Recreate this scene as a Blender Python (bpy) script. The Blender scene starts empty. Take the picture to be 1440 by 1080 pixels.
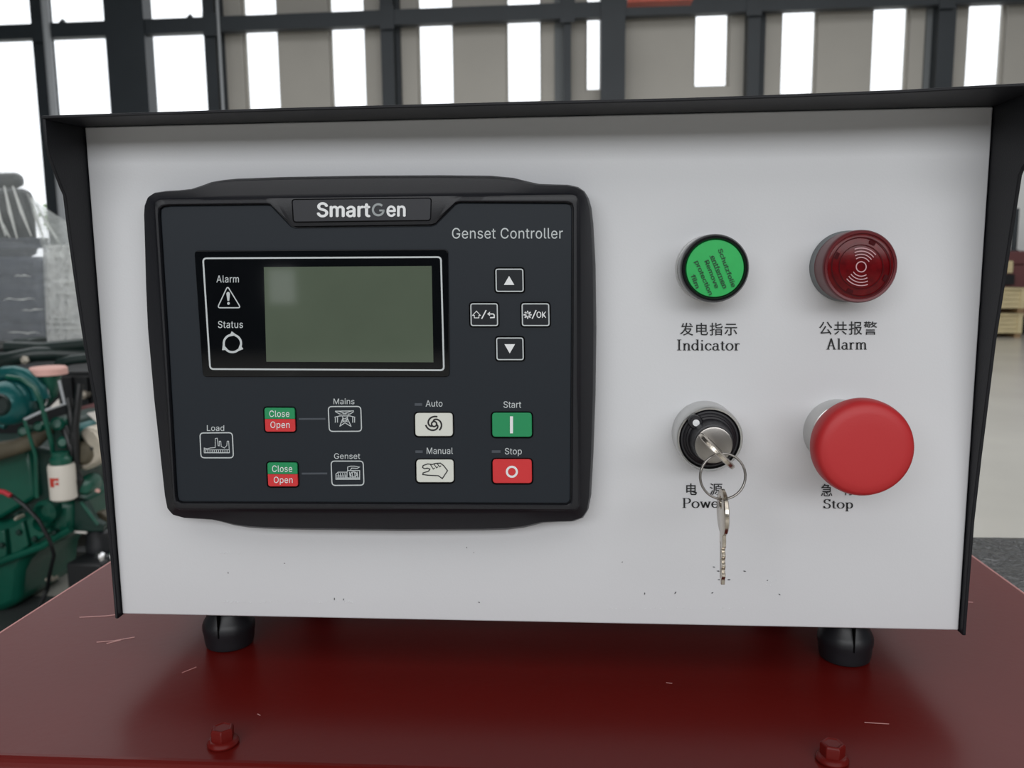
import bpy, math, random
from mathutils import Vector, Matrix
random.seed(7)
C = bpy.context.scene.collection
PI = math.pi

# ------------------------------------------------------------------ camera, world, lights, exposure
ZC = 1.27                              # height of the centre of the white front panel above the hall floor
CAM = Vector((0.02247, -0.39204, ZC + 0.05275))
YAW, PITCH, ROLL, FPX = -0.0714236, -0.1381515, -0.010247, 1183.75
def _basis():
    sy, cy, sp, cp = math.sin(YAW), math.cos(YAW), math.sin(PITCH), math.cos(PITCH)
    f = Vector((sy*cp, cy*cp, sp)); r = Vector((cy, -sy, 0)); u = r.cross(f)
    cr, sr = math.cos(ROLL), math.sin(ROLL)
    return cr*r + sr*u, -sr*r + cr*u, f
RX, UX, FX = _basis()
cam_d = bpy.data.cameras.new('camera'); cam = bpy.data.objects.new('camera', cam_d); C.objects.link(cam)
cam.matrix_world = Matrix(((RX.x, UX.x, -FX.x, CAM.x), (RX.y, UX.y, -FX.y, CAM.y), (RX.z, UX.z, -FX.z, CAM.z), (0, 0, 0, 1)))
cam_d.sensor_width = 36; cam_d.lens = FPX*36/1440; cam_d.clip_start = 0.02; cam_d.clip_end = 200
cam_d.dof.use_dof = True; cam_d.dof.focus_distance = 0.385; cam_d.dof.aperture_fstop = 19
bpy.context.scene.camera = cam

sc = bpy.context.scene
sc.view_settings.view_transform = 'Standard'; sc.view_settings.look = 'None'
sc.view_settings.exposure = 0.0; sc.view_settings.gamma = 1.0; sc.view_settings.use_curve_mapping = False
w = bpy.data.worlds.new('sky'); sc.world = w; w.use_nodes = True
w.node_tree.nodes['Background'].inputs[0].default_value = (0.93, 0.965, 1.0, 1)
w.node_tree.nodes['Background'].inputs[1].default_value = 1.7

def area(name, loc, sx, sy, power, col, rot=(0, 0, 0)):
    l = bpy.data.lights.new(name, 'AREA'); l.shape = 'RECTANGLE'; l.size = sx; l.size_y = sy; l.energy = power; l.color = col
    o = bpy.data.objects.new(name, l); o.location = loc; o.rotation_euler = rot; C.objects.link(o); return o
area('overhead_fill_front', (0.0, -5.5, 7.85), 14, 6, 330, (1.0, 0.985, 0.97))  # added area lamp under the closed ceiling, stands in for skylight
area('overhead_fill_rear', (0.0, 7.5, 7.85), 20, 9, 950, (0.97, 0.985, 1.0))  # added overhead lamp, brightens the far wall and floor
area('front_fill_light', (1.5, -11.5, 5.6), 22, 3.6, 1150, (0.97, 0.985, 1.0), (math.radians(70), 0, 0))  # added area lamp behind the camera, brightens the panel from the front

# ------------------------------------------------------------------ helpers
def P(px, py, Y=0.0):
    """point of the world plane y = Y that the photograph shows at a pixel"""
    d = FX + RX*((px-720)/FPX) + UX*((540-py)/FPX)
    return CAM + d*((Y-CAM.y)/d.y)
def PZ(px, py, Z):
    d = FX + RX*((px-720)/FPX) + UX*((540-py)/FPX)
    return CAM + d*((Z-CAM.z)/d.z)

def lin(c):
    c = c/255.0
    return c/12.92 if c <= 0.04045 else ((c+0.055)/1.055)**2.4
def rgb(r, g, b): return (lin(r), lin(g), lin(b), 1)
MATS = {}
def mat(name, col, rough=0.5, metal=0.0, spec=0.5, coat=0.0, noise=None, bump=None, trans=0.0, emit=None):
    """noise=(scale, amount, stretch xyz) varies the colour; bump=(scale, strength)"""
    m = bpy.data.materials.new(name); m.use_nodes = True; nt = m.node_tree; b = nt.nodes['Principled BSDF']
    b.inputs['Base Color'].default_value = rgb(*col)
    b.inputs['Roughness'].default_value = rough; b.inputs['Metallic'].default_value = metal
    b.inputs['Specular IOR Level'].default_value = spec; b.inputs['Coat Weight'].default_value = coat
    b.inputs['Coat Roughness'].default_value = 0.08
    b.inputs['Transmission Weight'].default_value = trans
    tc = None
    if noise or bump:
        tc = nt.nodes.new('ShaderNodeTexCoord')
    if noise:
        mp = nt.nodes.new('ShaderNodeMapping'); mp.inputs['Scale'].default_value = noise[2] if len(noise) > 2 else (1, 1, 1)
        nt.links.new(tc.outputs['Object'], mp.inputs[0])
        n = nt.nodes.new('ShaderNodeTexNoise'); n.inputs['Scale'].default_value = noise[0]; n.inputs['Detail'].default_value = 5
        nt.links.new(mp.outputs[0], n.inputs['Vector'])
        mx = nt.nodes.new('ShaderNodeMix'); mx.data_type = 'RGBA'
        k = noise[1]
        mx.inputs[6].default_value = rgb(*[max(0, c*(1-k)) for c in col]); mx.inputs[7].default_value = rgb(*[min(255, c*(1+k)) for c in col])
        nt.links.new(n.outputs[0], mx.inputs[0]); nt.links.new(mx.outputs[2], b.inputs['Base Color'])
    if bump:
        n2 = nt.nodes.new('ShaderNodeTexNoise'); n2.inputs['Scale'].default_value = bump[0]; n2.inputs['Detail'].default_value = 4
        mp2 = nt.nodes.new('ShaderNodeMapping'); mp2.inputs['Scale'].default_value = bump[2] if len(bump) > 2 else (1, 1, 1)
        nt.links.new(tc.outputs['Object'], mp2.inputs[0]); nt.links.new(mp2.outputs[0], n2.inputs['Vector'])
        bp = nt.nodes.new('ShaderNodeBump'); bp.inputs['Strength'].default_value = bump[1]
        bp.inputs['Distance'].default_value = bump[3] if len(bump) > 3 else 0.001
        nt.links.new(n2.outputs[0], bp.inputs['Height']); nt.links.new(bp.outputs[0], b.inputs['Normal'])
    MATS[name] = m; return m
def see_through(name, col, amount, rough):
    """thin clear sheet: part transparent, part principled"""
    m = mat(name, col, rough, bump=(6, 0.6, (1, 1, 3), 0.05)); nt = m.node_tree
    b = nt.nodes['Principled BSDF']; out = nt.nodes['Material Output']
    tl = nt.nodes.new('ShaderNodeBsdfTranslucent'); tl.inputs[0].default_value = rgb(*col); mt = nt.nodes.new('ShaderNodeMixShader'); mt.inputs[0].default_value = 0.5
    nt.links.new(b.outputs[0], mt.inputs[1]); nt.links.new(tl.outputs[0], mt.inputs[2])
    t = nt.nodes.new('ShaderNodeBsdfTransparent'); mx = nt.nodes.new('ShaderNodeMixShader'); mx.inputs[0].default_value = amount
    nt.links.new(t.outputs[0], mx.inputs[1]); nt.links.new(mt.outputs[0], mx.inputs[2]); nt.links.new(mx.outputs[0], out.inputs[0]); return m

mat('panel_white', (209, 210, 213), 0.42, noise=(9, 0.012), bump=(900, 0.05))
mat('powder_black', (20, 21, 26), 0.5, spec=0.3, bump=(1500, 0.12))
mat('bezel_black', (24, 25, 30), 0.42, spec=0.4, bump=(1800, 0.06))
mat('plate_slate', (28, 34, 41), 0.5, spec=0.28)
mat('tab_black', (27, 29, 36), 0.45)
mat('seam_black', (3, 3, 4), 0.7, spec=0.08)
mat('window_black', (9, 11, 14), 0.05)
mat('lcd', (84, 94, 80), 0.05, noise=(30, 0.06))
mat('print_white', (190, 196, 198), 0.6)
mat('print_grey', (150, 156, 158), 0.6)
mat('print_silver', (226, 228, 230), 0.5)
mat('print_black', (18, 19, 22), 0.6)
mat('print_charcoal', (34, 36, 38), 0.6)
mat('key_white', (212, 214, 206), 0.5)
mat('key_green', (16, 138, 84), 0.5)
mat('key_red', (205, 44, 48), 0.5)
mat('key_slate', (24, 28, 34), 0.5, spec=0.28)
mat('dash_grey', (66, 72, 80), 0.5)
mat('lamp_green', (28, 170, 82), 0.45, noise=(200, 0.05))
mat('film_print', (14, 70, 38), 0.6)
mat('chrome', (215, 216, 218), 0.16, 1.0)
mat('satin_chrome', (200, 200, 198), 0.3, 1.0)
mat('gloss_black', (20, 20, 22), 0.15)
mat('knob_black', (24, 23, 28), 0.42)
mat('buzzer_body', (96, 28, 34), 0.35, spec=0.35)
mat('buzzer_face', (84, 6, 12), 0.2, noise=(260, 0.4), spec=0.22)
mat('buzzer_dark', (64, 8, 14), 0.2)
mat('buzzer_print', (196, 150, 156), 0.4)
mat('stop_red', (180, 36, 40), 0.5, bump=(1200, 0.04))
mat('stop_neck', (120, 20, 24), 0.5)
mat('nickel', (196, 188, 176), 0.22, 1.0, noise=(300, 0.08), bump=(700, 0.1))
mat('key_steel', (150, 146, 142), 0.3, 1.0)
mat('rubber', (26, 28, 32), 0.42, noise=(60, 0.2))
mat('deck_red', (97, 20, 17), 0.32, spec=0.2, noise=(7, 0.05), bump=(260, 0.05))
mat('scratch_highlight_pale', (205, 150, 146), 0.6)  # fine scratches, and the painted highlight on the deck edges
mat('chip_grey', (58, 58, 62), 0.6)
mat('wrinkle_black', (12, 13, 15), 0.12, bump=(160, 0.5, (1, 1, 1), 0.002))
mat('wall_grey', (186, 182, 174), 0.7, noise=(0.6, 0.05))
mat('cladding_white', (238, 240, 238), 0.6, noise=(1, 0.02))
mat('wall_plain', (120, 124, 126), 0.8, noise=(0.4, 0.06))
mat('wall_dark', (66, 70, 74), 0.8, noise=(0.4, 0.06))
mat('steel_dark', (44, 50, 55), 0.5, noise=(2, 0.1))
mat('pipe_pale', (170, 174, 178), 0.4)
mat('floor_grey', (192, 189, 181), 0.24, noise=(0.8, 0.07, (1, 1, 1)), bump=(4, 0.1, (1, 1, 1), 0.01))
mat('ceiling_grey', (110, 112, 114), 0.8, noise=(0.5, 0.05))
mat('ground', (190, 190, 184), 0.9, noise=(0.5, 0.06))
mat('glass', (235, 240, 240), 0.02)
mat('beam_rust', (150, 56, 34), 0.5, noise=(3, 0.2))
mat('crate_wood', (205, 190, 150), 0.7, noise=(4, 0.14, (1, 1, 8)))
mat('crate_wood_dark', (150, 124, 92), 0.7, noise=(4, 0.14, (1, 1, 8)))
mat('maroon', (104, 62, 62), 0.5, noise=(2, 0.15))
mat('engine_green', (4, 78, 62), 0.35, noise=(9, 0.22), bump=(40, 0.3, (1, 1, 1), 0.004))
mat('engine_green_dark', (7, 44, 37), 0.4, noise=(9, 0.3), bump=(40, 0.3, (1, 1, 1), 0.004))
mat('turbo_teal', (14, 88, 88), 0.28, 0.2)
mat('rust_brown', (78, 72, 58), 0.6, noise=(14, 0.3))
mat('cast_silver', (186, 178, 164), 0.4, 0.5, noise=(20, 0.25))
mat('pink_plastic', (228, 178, 168), 0.5)
mat('filter_white', (220, 214, 204), 0.4)
mat('logo_red', (196, 60, 44), 0.5)
mat('hose_black', (20, 22, 24), 0.4)
mat('black_iron', (18, 20, 23), 0.5, noise=(5, 0.3))
mat('iron_green_black', (24, 38, 36), 0.35, noise=(5, 0.3))
mat('wire_red', (190, 28, 48), 0.5)
mat('tag_white', (214, 210, 204), 0.6)
mat('floor_shadow_grey', (52, 56, 56), 0.6, noise=(3, 0.15))  # tone of the shaded floor, put into the colour
mat('rail_grey', (120, 122, 122), 0.5)
mat('wrapped_dark', (58, 62, 72), 0.4, noise=(5, 0.8, (1, 1, 4)), bump=(8, 0.6, (1, 1, 3), 0.03))
mat('wrapped_black', (40, 44, 48), 0.4, noise=(3, 0.2))
see_through('plastic_film', (214, 218, 216), 0.30, 0.2)
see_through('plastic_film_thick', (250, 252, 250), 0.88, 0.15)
see_through('plastic_film_upper', (244, 248, 246), 0.42, 0.15)
see_through('plastic_film_thin', (190, 196, 204), 0.26, 0.2)
mat('leaf', (120, 160, 70), 0.6, noise=(6, 0.3))
g = MATS['glass']; nt = g.node_tree
_t = nt.nodes.new('ShaderNodeBsdfTransparent'); _g = nt.nodes.new('ShaderNodeBsdfGlossy'); _g.inputs['Roughness'].default_value = 0.02
_f = nt.nodes.new('ShaderNodeFresnel'); _f.inputs[0].default_value = 1.3; _m = nt.nodes.new('ShaderNodeMixShader')
nt.links.new(_f.outputs[0], _m.inputs[0]); nt.links.new(_t.outputs[0], _m.inputs[1]); nt.links.new(_g.outputs[0], _m.inputs[2])
nt.links.new(_m.outputs[0], nt.nodes['Material Output'].inputs[0])

class MB:
    """collects world-space geometry for ONE mesh object"""
    def __init__(s): s.v = []; s.f = []; s.mi = []; s.cur = 0
    def face(s, idx): s.f.append(tuple(idx)); s.mi.append(s.cur)
    def box(s, c, d, R=None):
        n = len(s.v); c = Vector(c)
        for x in (-.5, .5):
            for y in (-.5, .5):
                for z in (-.5, .5):
                    q = Vector((x*d[0], y*d[1], z*d[2])); s.v.append(c + (R @ q if R else q))
        for q in ((0, 1, 3, 2), (4, 6, 7, 5), (0, 4, 5, 1), (2, 3, 7, 6), (0, 2, 6, 4), (1, 5, 7, 3)): s.face([n+i for i in q])
        return s
    def span(s, a, b):
        return s.box([(a[i]+b[i])/2 for i in range(3)], [abs(b[i]-a[i]) for i in range(3)])
    def prism(s, pts, off):
        """solid from a planar outline of 3-D points pushed along off"""
        n = len(s.v); k = len(pts); off = Vector(off)
        s.v += [Vector(p) for p in pts] + [Vector(p)+off for p in pts]
        s.face(range(n, n+k)); s.face(range(n+2*k-1, n+k-1, -1))
        for i in range(k): j = (i+1) % k; s.face((n+i, n+k+i, n+k+j, n+j))
        return s
    def flat(s, pts):
        n = len(s.v); s.v += [Vector(p) for p in pts]; s.face(range(n, n+len(pts))); return s
    def loft(s, rings, cap0=False, cap1=False):
        n = len(s.v); k = len(rings[0])
        for r in rings: s.v += [Vector(p) for p in r]
        for a in range(len(rings)-1):
            for i in range(k):
                j = (i+1) % k; s.face((n+a*k+i, n+a*k+j, n+(a+1)*k+j, n+(a+1)*k+i))
        if cap0: s.face(range(n+k-1, n-1, -1))
        if cap1: s.face(range(n+(len(rings)-1)*k, n+len(rings)*k))
        return s
    def lathe(s, o, prof, axis=(0, -1, 0), seg=64, cap=True):
        o = Vector(o); ax = Vector(axis).normalized(); a = ax.orthogonal().normalized(); b = ax.cross(a)
        rings = [[o + ax*h + (a*math.cos(t*2*PI/seg) + b*math.sin(t*2*PI/seg))*max(r, 1e-5) for t in range(seg)] for r, h in prof]
        return s.loft(rings, cap, cap)
    def tube(s, pts, r, seg=10, closed=False):
        pts = [Vector(p) for p in pts]; k = len(pts); rings = []; prev = None
        for i, p in enumerate(pts):
            if closed: t = (pts[(i+1) % k]-pts[i-1])
            else: t = pts[min(i+1, k-1)]-pts[max(i-1, 0)]
            t.normalize()
            a = t.orthogonal().normalized() if prev is None else (prev - t*prev.dot(t)).normalized()
            prev = a; b = t.cross(a); rr = r[i] if isinstance(r, (list, tuple)) else r
            rings.append([p + (a*math.cos(q*2*PI/seg)+b*math.sin(q*2*PI/seg))*rr for q in range(seg)])
        if closed: rings.append(rings[0])
        return s.loft(rings, not closed, not closed)
    def ribbon(s, pts, hw, M, closed=False, nib=None):
        """flat printed line: 2-D points, half width hw, M maps (x, y) to 3-D"""
        pts = [Vector((p[0], p[1])) for p in pts]
        pts = [p for i, p in enumerate(pts) if i == 0 or (p-pts[i-1]).length > 1e-6]
        if (pts[0]-pts[-1]).length < 1e-6 and len(pts) > 3: closed = True; pts = pts[:-1]
        k = len(pts); n = len(s.v)
        for i, p in enumerate(pts):
            a = pts[i]-pts[i-1] if (i or closed) else pts[1]-pts[0]
            b = pts[(i+1) % k]-p if (i < k-1 or closed) else pts[-1]-pts[-2]
            a = a.normalized(); b = b.normalized(); t = a+b
            t = t.normalized() if t.length > .3 else b
            h = hw if nib is None else nib[0]+(nib[1]-nib[0])*abs(t.y)**1.3
            nrm = Vector((-t.y, t.x)); m = h/max(.45, nrm.dot(Vector((-b.y, b.x)))); e = Vector((0, 0))
            if not closed and nib is None: e = -t*h*.5 if i == 0 else (t*h*.5 if i == k-1 else e)
            s.v += [Vector(M(*(p+nrm*m+e))), Vector(M(*(p-nrm*m+e)))]
        for i in range(k if closed else k-1):
            j = (i+1) % k; s.face((n+2*i, n+2*j, n+2*j+1, n+2*i+1))
        return s
    def build(s, name, m, parent=None, bevel=0, seg=2, root=None, smooth=38, origin=None):
        ms = bpy.data.meshes.new(name)
        org = Vector(origin) if origin is not None else (ROOTLOC.get(parent.name, Vector()) if parent else Vector())
        ms.from_pydata([v-org for v in s.v], [], s.f)
        for k in (m if isinstance(m, (list, tuple)) else [m]): ms.materials.append(MATS[k])
        if len(set(s.mi)) > 1: ms.polygons.foreach_set('material_index', s.mi)
        ms.update()
        import bmesh
        bm = bmesh.new(); bm.from_mesh(ms); bmesh.ops.recalc_face_normals(bm, faces=bm.faces); bm.to_mesh(ms); bm.free()
        ms.shade_smooth()
        try: ms.set_sharp_from_angle(angle=math.radians(smooth))
        except Exception: pass
        o = bpy.data.objects.new(name, ms); C.objects.link(o)
        if parent:
            o.parent = parent
            ROOTLOC[o.name] = org
        else:
            o.location = org; ROOTLOC[o.name] = org
        if bevel:
            bv = o.modifiers.new('bevel', 'BEVEL'); bv.width = bevel; bv.segments = seg; bv.limit_method = 'ANGLE'; bv.angle_limit = math.radians(40)
        return o
ROOTLOC = {}
def thing(name, loc, label, cat, group=None):
    o = bpy.data.objects.new(name, None); C.objects.link(o); o.location = loc; o.empty_display_size = 0.02
    o['label'] = label; o['category'] = cat
    if group: o['group'] = group
    ROOTLOC[o.name] = Vector(loc); return o
def tag(o, label, cat=None, group=None):
    o['label'] = label
    if cat: o['category'] = cat
    if group: o['group'] = group
    return o
def struct(o): o['kind'] = 'structure'; return o
def copy_tree(o, parent=None):
    c = o.copy(); C.objects.link(c)
    if parent: c.parent = parent
    for ch in o.children: copy_tree(ch, c)
    return c
def rrect(x0, y0, x1, y1, r, n=5):
    out = []
    for cx, cy, a0 in ((x1-r, y0+r, -90), (x1-r, y1-r, 0), (x0+r, y1-r, 90), (x0+r, y0+r, 180)):
        for i in range(n+1):
            a = math.radians(a0+90*i/n); out.append((cx+r*math.cos(a), cy+r*math.sin(a)))
    return out
def rquad(c, r, n=4):
    """quad with rounded corners, pixels"""
    out = []; k = len(c)
    for i in range(k):
        p = Vector(c[i]); a = (Vector(c[i-1])-p).normalized(); b = (Vector(c[(i+1) % k])-p).normalized()
        rr = r[i] if isinstance(r, (list, tuple)) else r
        p0 = p+a*rr; p1 = p+b*rr
        for j in range(n+1):
            t = j/n; q = p0*(1-t)**2 + p*2*t*(1-t) + p1*t*t; out.append((q.x, q.y))
    return out
def pxs(pts, Y): return [P(x, y, Y) for x, y in pts]
def PM(Y): return lambda x, y: P(x, y, Y)
def arc(cx, cy, rx, ry, a0, a1, n=12):
    return [(cx+rx*math.cos(math.radians(a0+(a1-a0)*i/n)), cy+ry*math.sin(math.radians(a0+(a1-a0)*i/n))) for i in range(n+1)]

FONT = None
try:
    FONT = bpy.data.fonts.load(bpy.utils.system_resource('DATAFILES', path='fonts') + '/Inter.woff2')
except Exception:
    FONT = None
def text_geo(body, bold=0.0, spacing=1.0):
    cu = bpy.data.curves.new('t', 'FONT'); cu.body = body; cu.offset = bold; cu.space_character = spacing; cu.resolution_u = 3
    if FONT and all(ord(ch) < 128 for ch in body): cu.font = FONT
    o = bpy.data.objects.new('t', cu); C.objects.link(o)
    me = bpy.data.meshes.new_from_object(o.evaluated_get(bpy.context.evaluated_depsgraph_get()))
    v = [(q.co.x, q.co.y) for q in me.vertices]; f = [tuple(q.vertices) for q in me.polygons]
    C.objects.unlink(o); bpy.data.objects.remove(o); bpy.data.meshes.remove(me); return v, f
def text_into(mb, body, box, M, bold=0.0, spacing=1.0):
    """box = x0, y0(top), x1, y1(bottom) in photograph pixels on the plane that M maps to; heavy weights are layered"""
    latin = all(ord(ch) < 128 for ch in body)
    v, f = text_geo(body, 0.0 if latin else bold, spacing); xs = [a for a, b in v]; ys = [b for a, b in v]
    ax, bx, ay, by = min(xs), max(xs), min(ys), max(ys)
    k = bold*(box[3]-box[1])*.9 if latin else 0
    offs = [(0, 0)] if k < .03 else [(-k, 0), (k, 0), (0, -k*.7), (0, k*.7)]
    for q_, (ox, oy) in enumerate(offs):
        n = len(mb.v)
        for a, b in v:
            u = (a-ax)/(bx-ax); t = (by-b)/(by-ay)
            mb.v.append(Vector(M(box[0]+k+u*(box[2]-box[0]-2*k)+ox, box[1]+t*(box[3]-box[1])+oy))+Vector((0, -2e-5*q_, 0)))
        for q in f: mb.face([n+i for i in q])
    return mb

# a small serif alphabet drawn with a broad nib (x height 6.4, capitals 10)
def _a(cx, cy, rx, ry, a0, a1, n=10): return arc(cx, cy, rx, ry, a0, a1, n)
SER = {
 'I': (5.0, [[(2.5, 0), (2.5, 10)], [(.6, .25), (4.4, .25)], [(.6, 9.75), (4.4, 9.75)]]),
 'n': (7.6, [[(2, 0), (2, 6.2)], [(.6, 6.1), (2, 6.1)], [(.6, .2), (3.4, .2)], [(2, 4.6)]+_a(4.1, 4.4, 1.7, 1.9, 150, 0)+[(5.8, 0)], [(4.4, .2), (7.2, .2)]]),
 'd': (7.4, [[(5.6, 0), (5.6, 10)], [(4.2, 9.8), (5.6, 9.8)], [(5.6, .2), (6.9, .2)], _a(3.4, 3.2, 2.4, 3.0, 25, 335, 18)]),
 'i': (4.2, [[(2.1, 0), (2.1, 6.2)], [(.7, 6.1), (2.1, 6.1)], [(.7, .2), (3.5, .2)], [(2.1, 8.3), (2.1, 9.5)]]),
 'c': (6.2, [_a(3.4, 3.2, 2.5, 3.0, 40, 325, 18), [(5.2, 4.6), (5.2, 5.4)]]),
 'a': (6.8, [_a(3.2, 4.5, 1.8, 1.8, 160, 0, 8)+[(5, 4.2), (5, .8)]+_a(5.8, .8, .8, .6, 180, 330, 4), _a(2.9, 1.9, 1.9, 1.8, 60, 320, 14), [(3.7, 3.5), (5, 3.9)]]),
 't': (4.8, [[(2.2, 8.2), (2.2, 1.4)]+_a(3.2, 1.4, 1.0, 1.2, 180, 320, 6), [(.6, 6.2), (4, 6.2)]]),
 'o': (7.0, [_a(3.5, 3.2, 2.7, 3.1, 0, 360, 24)]),
 'r': (5.6, [[(2, 0), (2, 6.2)], [(.6, 6.1), (2, 6.1)], [(.6, .2), (3.6, .2)], [(2, 4.2)]+_a(3.8, 4.4, 1.5, 1.8, 150, 40, 5)]),
 'A': (9.4, [[(4.4, 10), (7.4, .2)], [(4.4, 9.8), (4.35, 9.4), (1.5, .2)], [(2.5, 3.4), (6.2, 3.4)], [(.2, .2), (3, .2)], [(6, .2), (9, .2)]]),
 'l': (4.0, [[(2, 0), (2, 10)], [(.7, 9.8), (2, 9.8)], [(.7, .2), (3.3, .2)]]),
 'm': (11.4, [[(2, 0), (2, 6.2)], [(.6, 6.1), (2, 6.1)], [(.6, .2), (3.4, .2)], [(2, 4.6)]+_a(3.9, 4.4, 1.6, 1.9, 150, 0)+[(5.6, 0)], [(4.3, .2), (6.9, .2)], [(5.6, 4.6)]+_a(7.7, 4.4, 1.6, 1.9, 150, 0)+[(9.4, 0)], [(8.1, .2), (10.8, .2)]]),
 'P': (8.0, [[(2, 0), (2, 10)], [(.5, .2), (3.6, .2)], [(.5, 9.8), (4.2, 9.8)]+_a(4.4, 7.3, 2.5, 2.5, 90, -90, 10)+[(2, 4.8)]]),
 'w': (9.6, [[(1.2, 6.2), (3.1, .2)], [(4.8, 5.6), (3.1, .2)], [(4.8, 6.2), (6.7, .2)], [(8.4, 6.2), (6.7, .2)], [(.2, 6.2), (2.4, 6.2)], [(7.4, 6.2), (9.3, 6.2)]]),
 'e': (6.4, [[(.9, 3.5), (5.6, 3.5)]+_a(3.3, 3.3, 2.4, 3.0, 5, 320, 20)]),
 'S': (7.0, [_a(3.5, 7.5, 2.3, 2.3, 30, 240, 10)+_a(3.5, 2.6, 2.5, 2.5, 70, -150, 12), [(5.7, 7.6), (5.7, 9.8)], [(1, .2), (1, 2.6)]]),
 'p': (7.4, [[(2, -3), (2, 6.2)], [(.6, 6.1), (2, 6.1)], [(.6, -2.9), (3.4, -2.9)], _a(4.1, 3.2, 2.4, 3.0, 155, -155, 18)]),
}
def serif_into(mb, body, x0, x1, ytop, ybase, M, h=10.0):
    wtot = sum(SER[c][0] for c in body); sx = (x1-x0)/wtot; sy = (ybase-ytop)/h; cur = 0
    for c in body:
        adv, strokes = SER[c]
        for st in strokes:
            mb.ribbon([((cur+a), b) for a, b in st], 0.3, lambda a, b: M(x0+a*sx, ybase-b*sy), nib=(0.26, 0.72))
        cur += adv
    return mb

# ------------------------------------------------------------------ the hall (structure)
G0 = 0.0
YW = 16.8
KW = (YW+.392)/15.392
zw = lambda v: ZC+.053+(v-.053)*KW      # heights on the window wall
def WY(x): return YW - 0.022*x           # the window wall runs a little askew to the cabinet
def wx(px, py=90): return P(px, py, YW).x
struct(MB().span((-16, -15, -0.2), (16, YW+1, G0)).build('floor', 'floor_grey'))
struct(MB().span((-16, -15, 8.0), (16, YW+1, 8.2)).build('ceiling', 'ceiling_grey'))
struct(MB().span((-16.2, -15, 0), (-16, YW+1, 8)).build('wall_left', 'wall_plain'))
struct(MB().span((16, -15, 0), (16.2, YW+1, 8)).build('wall_right', 'wall_plain'))
struct(MB().span((-60, YW+1.05, -0.25), (60, 80, -0.05)).build('ground', 'ground'))
# wall behind the photographer with one low opening (mirrored in the display)
fy = -13.0
_k = (abs(CAM.y+.0171)+abs(fy+.0171))/abs(CAM.y+.0171)
_m = lambda p: (CAM.x+(p.x-CAM.x)*_k, CAM.z+(p.z-CAM.z)*_k)
hx0, hx1 = _m(P(371, 400, -.0171))[0], _m(P(416, 400, -.0171))[0]
hz0, hz1 = _m(P(393, 430, -.0171))[1], _m(P(393, 376, -.0171))[1]
b = MB()
b.span((-16, fy-.2, 0), (hx0, fy, 8)).span((hx1, fy-.2, 0), (16, fy, 8)).span((hx0, fy-.2, 0), (hx1, fy, hz0)).span((hx0, fy-.2, hz1), (hx1, fy, 8))
struct(b.build('wall_front', 'wall_dark'))
wf = struct(MB().span((hx0, fy-.12, hz0), (hx1, fy-.11, hz1)).build('window_12', 'glass', origin=(hx0, fy, hz0)))
f = MB()
for a, c in (((hx0, fy-.15, hz0), (hx0+.03, fy-.05, hz1)), ((hx1-.03, fy-.15, hz0), (hx1, fy-.05, hz1)), ((hx0+.03, fy-.15, hz0), (hx1-.03, fy-.05, hz0+.03)), ((hx0+.03, fy-.15, hz1-.03), (hx1-.03, fy-.05, hz1))): f.span(a, c)
f.build('window_frame', 'steel_dark', wf)

# window wall: masonry between tall narrow windows, glazed bays at the left
def wbox(mb, x0, x1, z0, z1, y0=0.0, y1=0.3):
    pts = [(x0, WY(x0)+y0, z0), (x1, WY(x1)+y0, z0), (x1, WY(x1)+y0, z1), (x0, WY(x0)+y0, z1)]
    return mb.prism(pts, (0, y1-y0, 0))
ZB, ZB2, ZT = zw(2.93), zw(3.10), 7.75
wins = [(338, 389, ZB), (461, 513, ZB), (586, 638, ZB), (711, 762, ZB), (823, 846, ZB2), (975, 1025, ZB2), (1096, 1147, ZB), (1222, 1274, ZB), (1353, 1406, ZB)]
WX = [(wx(a), wx(c), z) for a, c, z in wins]
for k in range(1, 4): WX.append((WX[8][0]+1.85*k, WX[8][1]+1.85*k, ZB))
XL = wx(313)
wb = MB(); x = XL
for a, c, z in WX:
    wbox(wb, x, a, 0, 8); wbox(wb, a, c, 0, z); wbox(wb, a, c, ZT, 8); x = c
wbox(wb, x, 16, 0, 8); wbox(wb, -16, XL, 7.75, 8)
struct(wb.build('wall_back', 'wall_grey'))
n = 1
for a, c, z in WX:
    o = struct(wbox(MB(), a+.001, c-.001, z+.001, ZT-.001, .14, .15).build('window_%d' % n, 'glass', origin=(a, WY(a), z))); n += 1
    f = MB()
    wbox(f, a, a+.04, z, ZT, .1, .2); wbox(f, c-.04, c, z, ZT, .1, .2); wbox(f, a+.04, c-.04, z, z+.04, .1, .2); wbox(f, a+.04, c-.04, ZT-.04, ZT, .1, .2)
    f.build('window_frame', 'wall_grey', o)
# pale pilaster strips beside the dark columns
tr = 1
def trim(mb, m, bev=0):
    global tr
    o = struct(mb.build('trim_%d' % tr, m, bevel=bev)); tr += 1; return o
# glazed bays
bays = [(-15.9, wx(-250)), (wx(-245), wx(-110)), (wx(-105), wx(40, 90)), (wx(66), wx(147)), (wx(200), wx(284))]
for a, c in bays:
    o = struct(wbox(MB(), a, c, .05, 7.75, .14, .15).build('window_%d' % (n+1 if n >= 12 else n), 'glass', origin=(a, WY(a), 0))); n += 1
    if n == 12: n = 13
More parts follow.
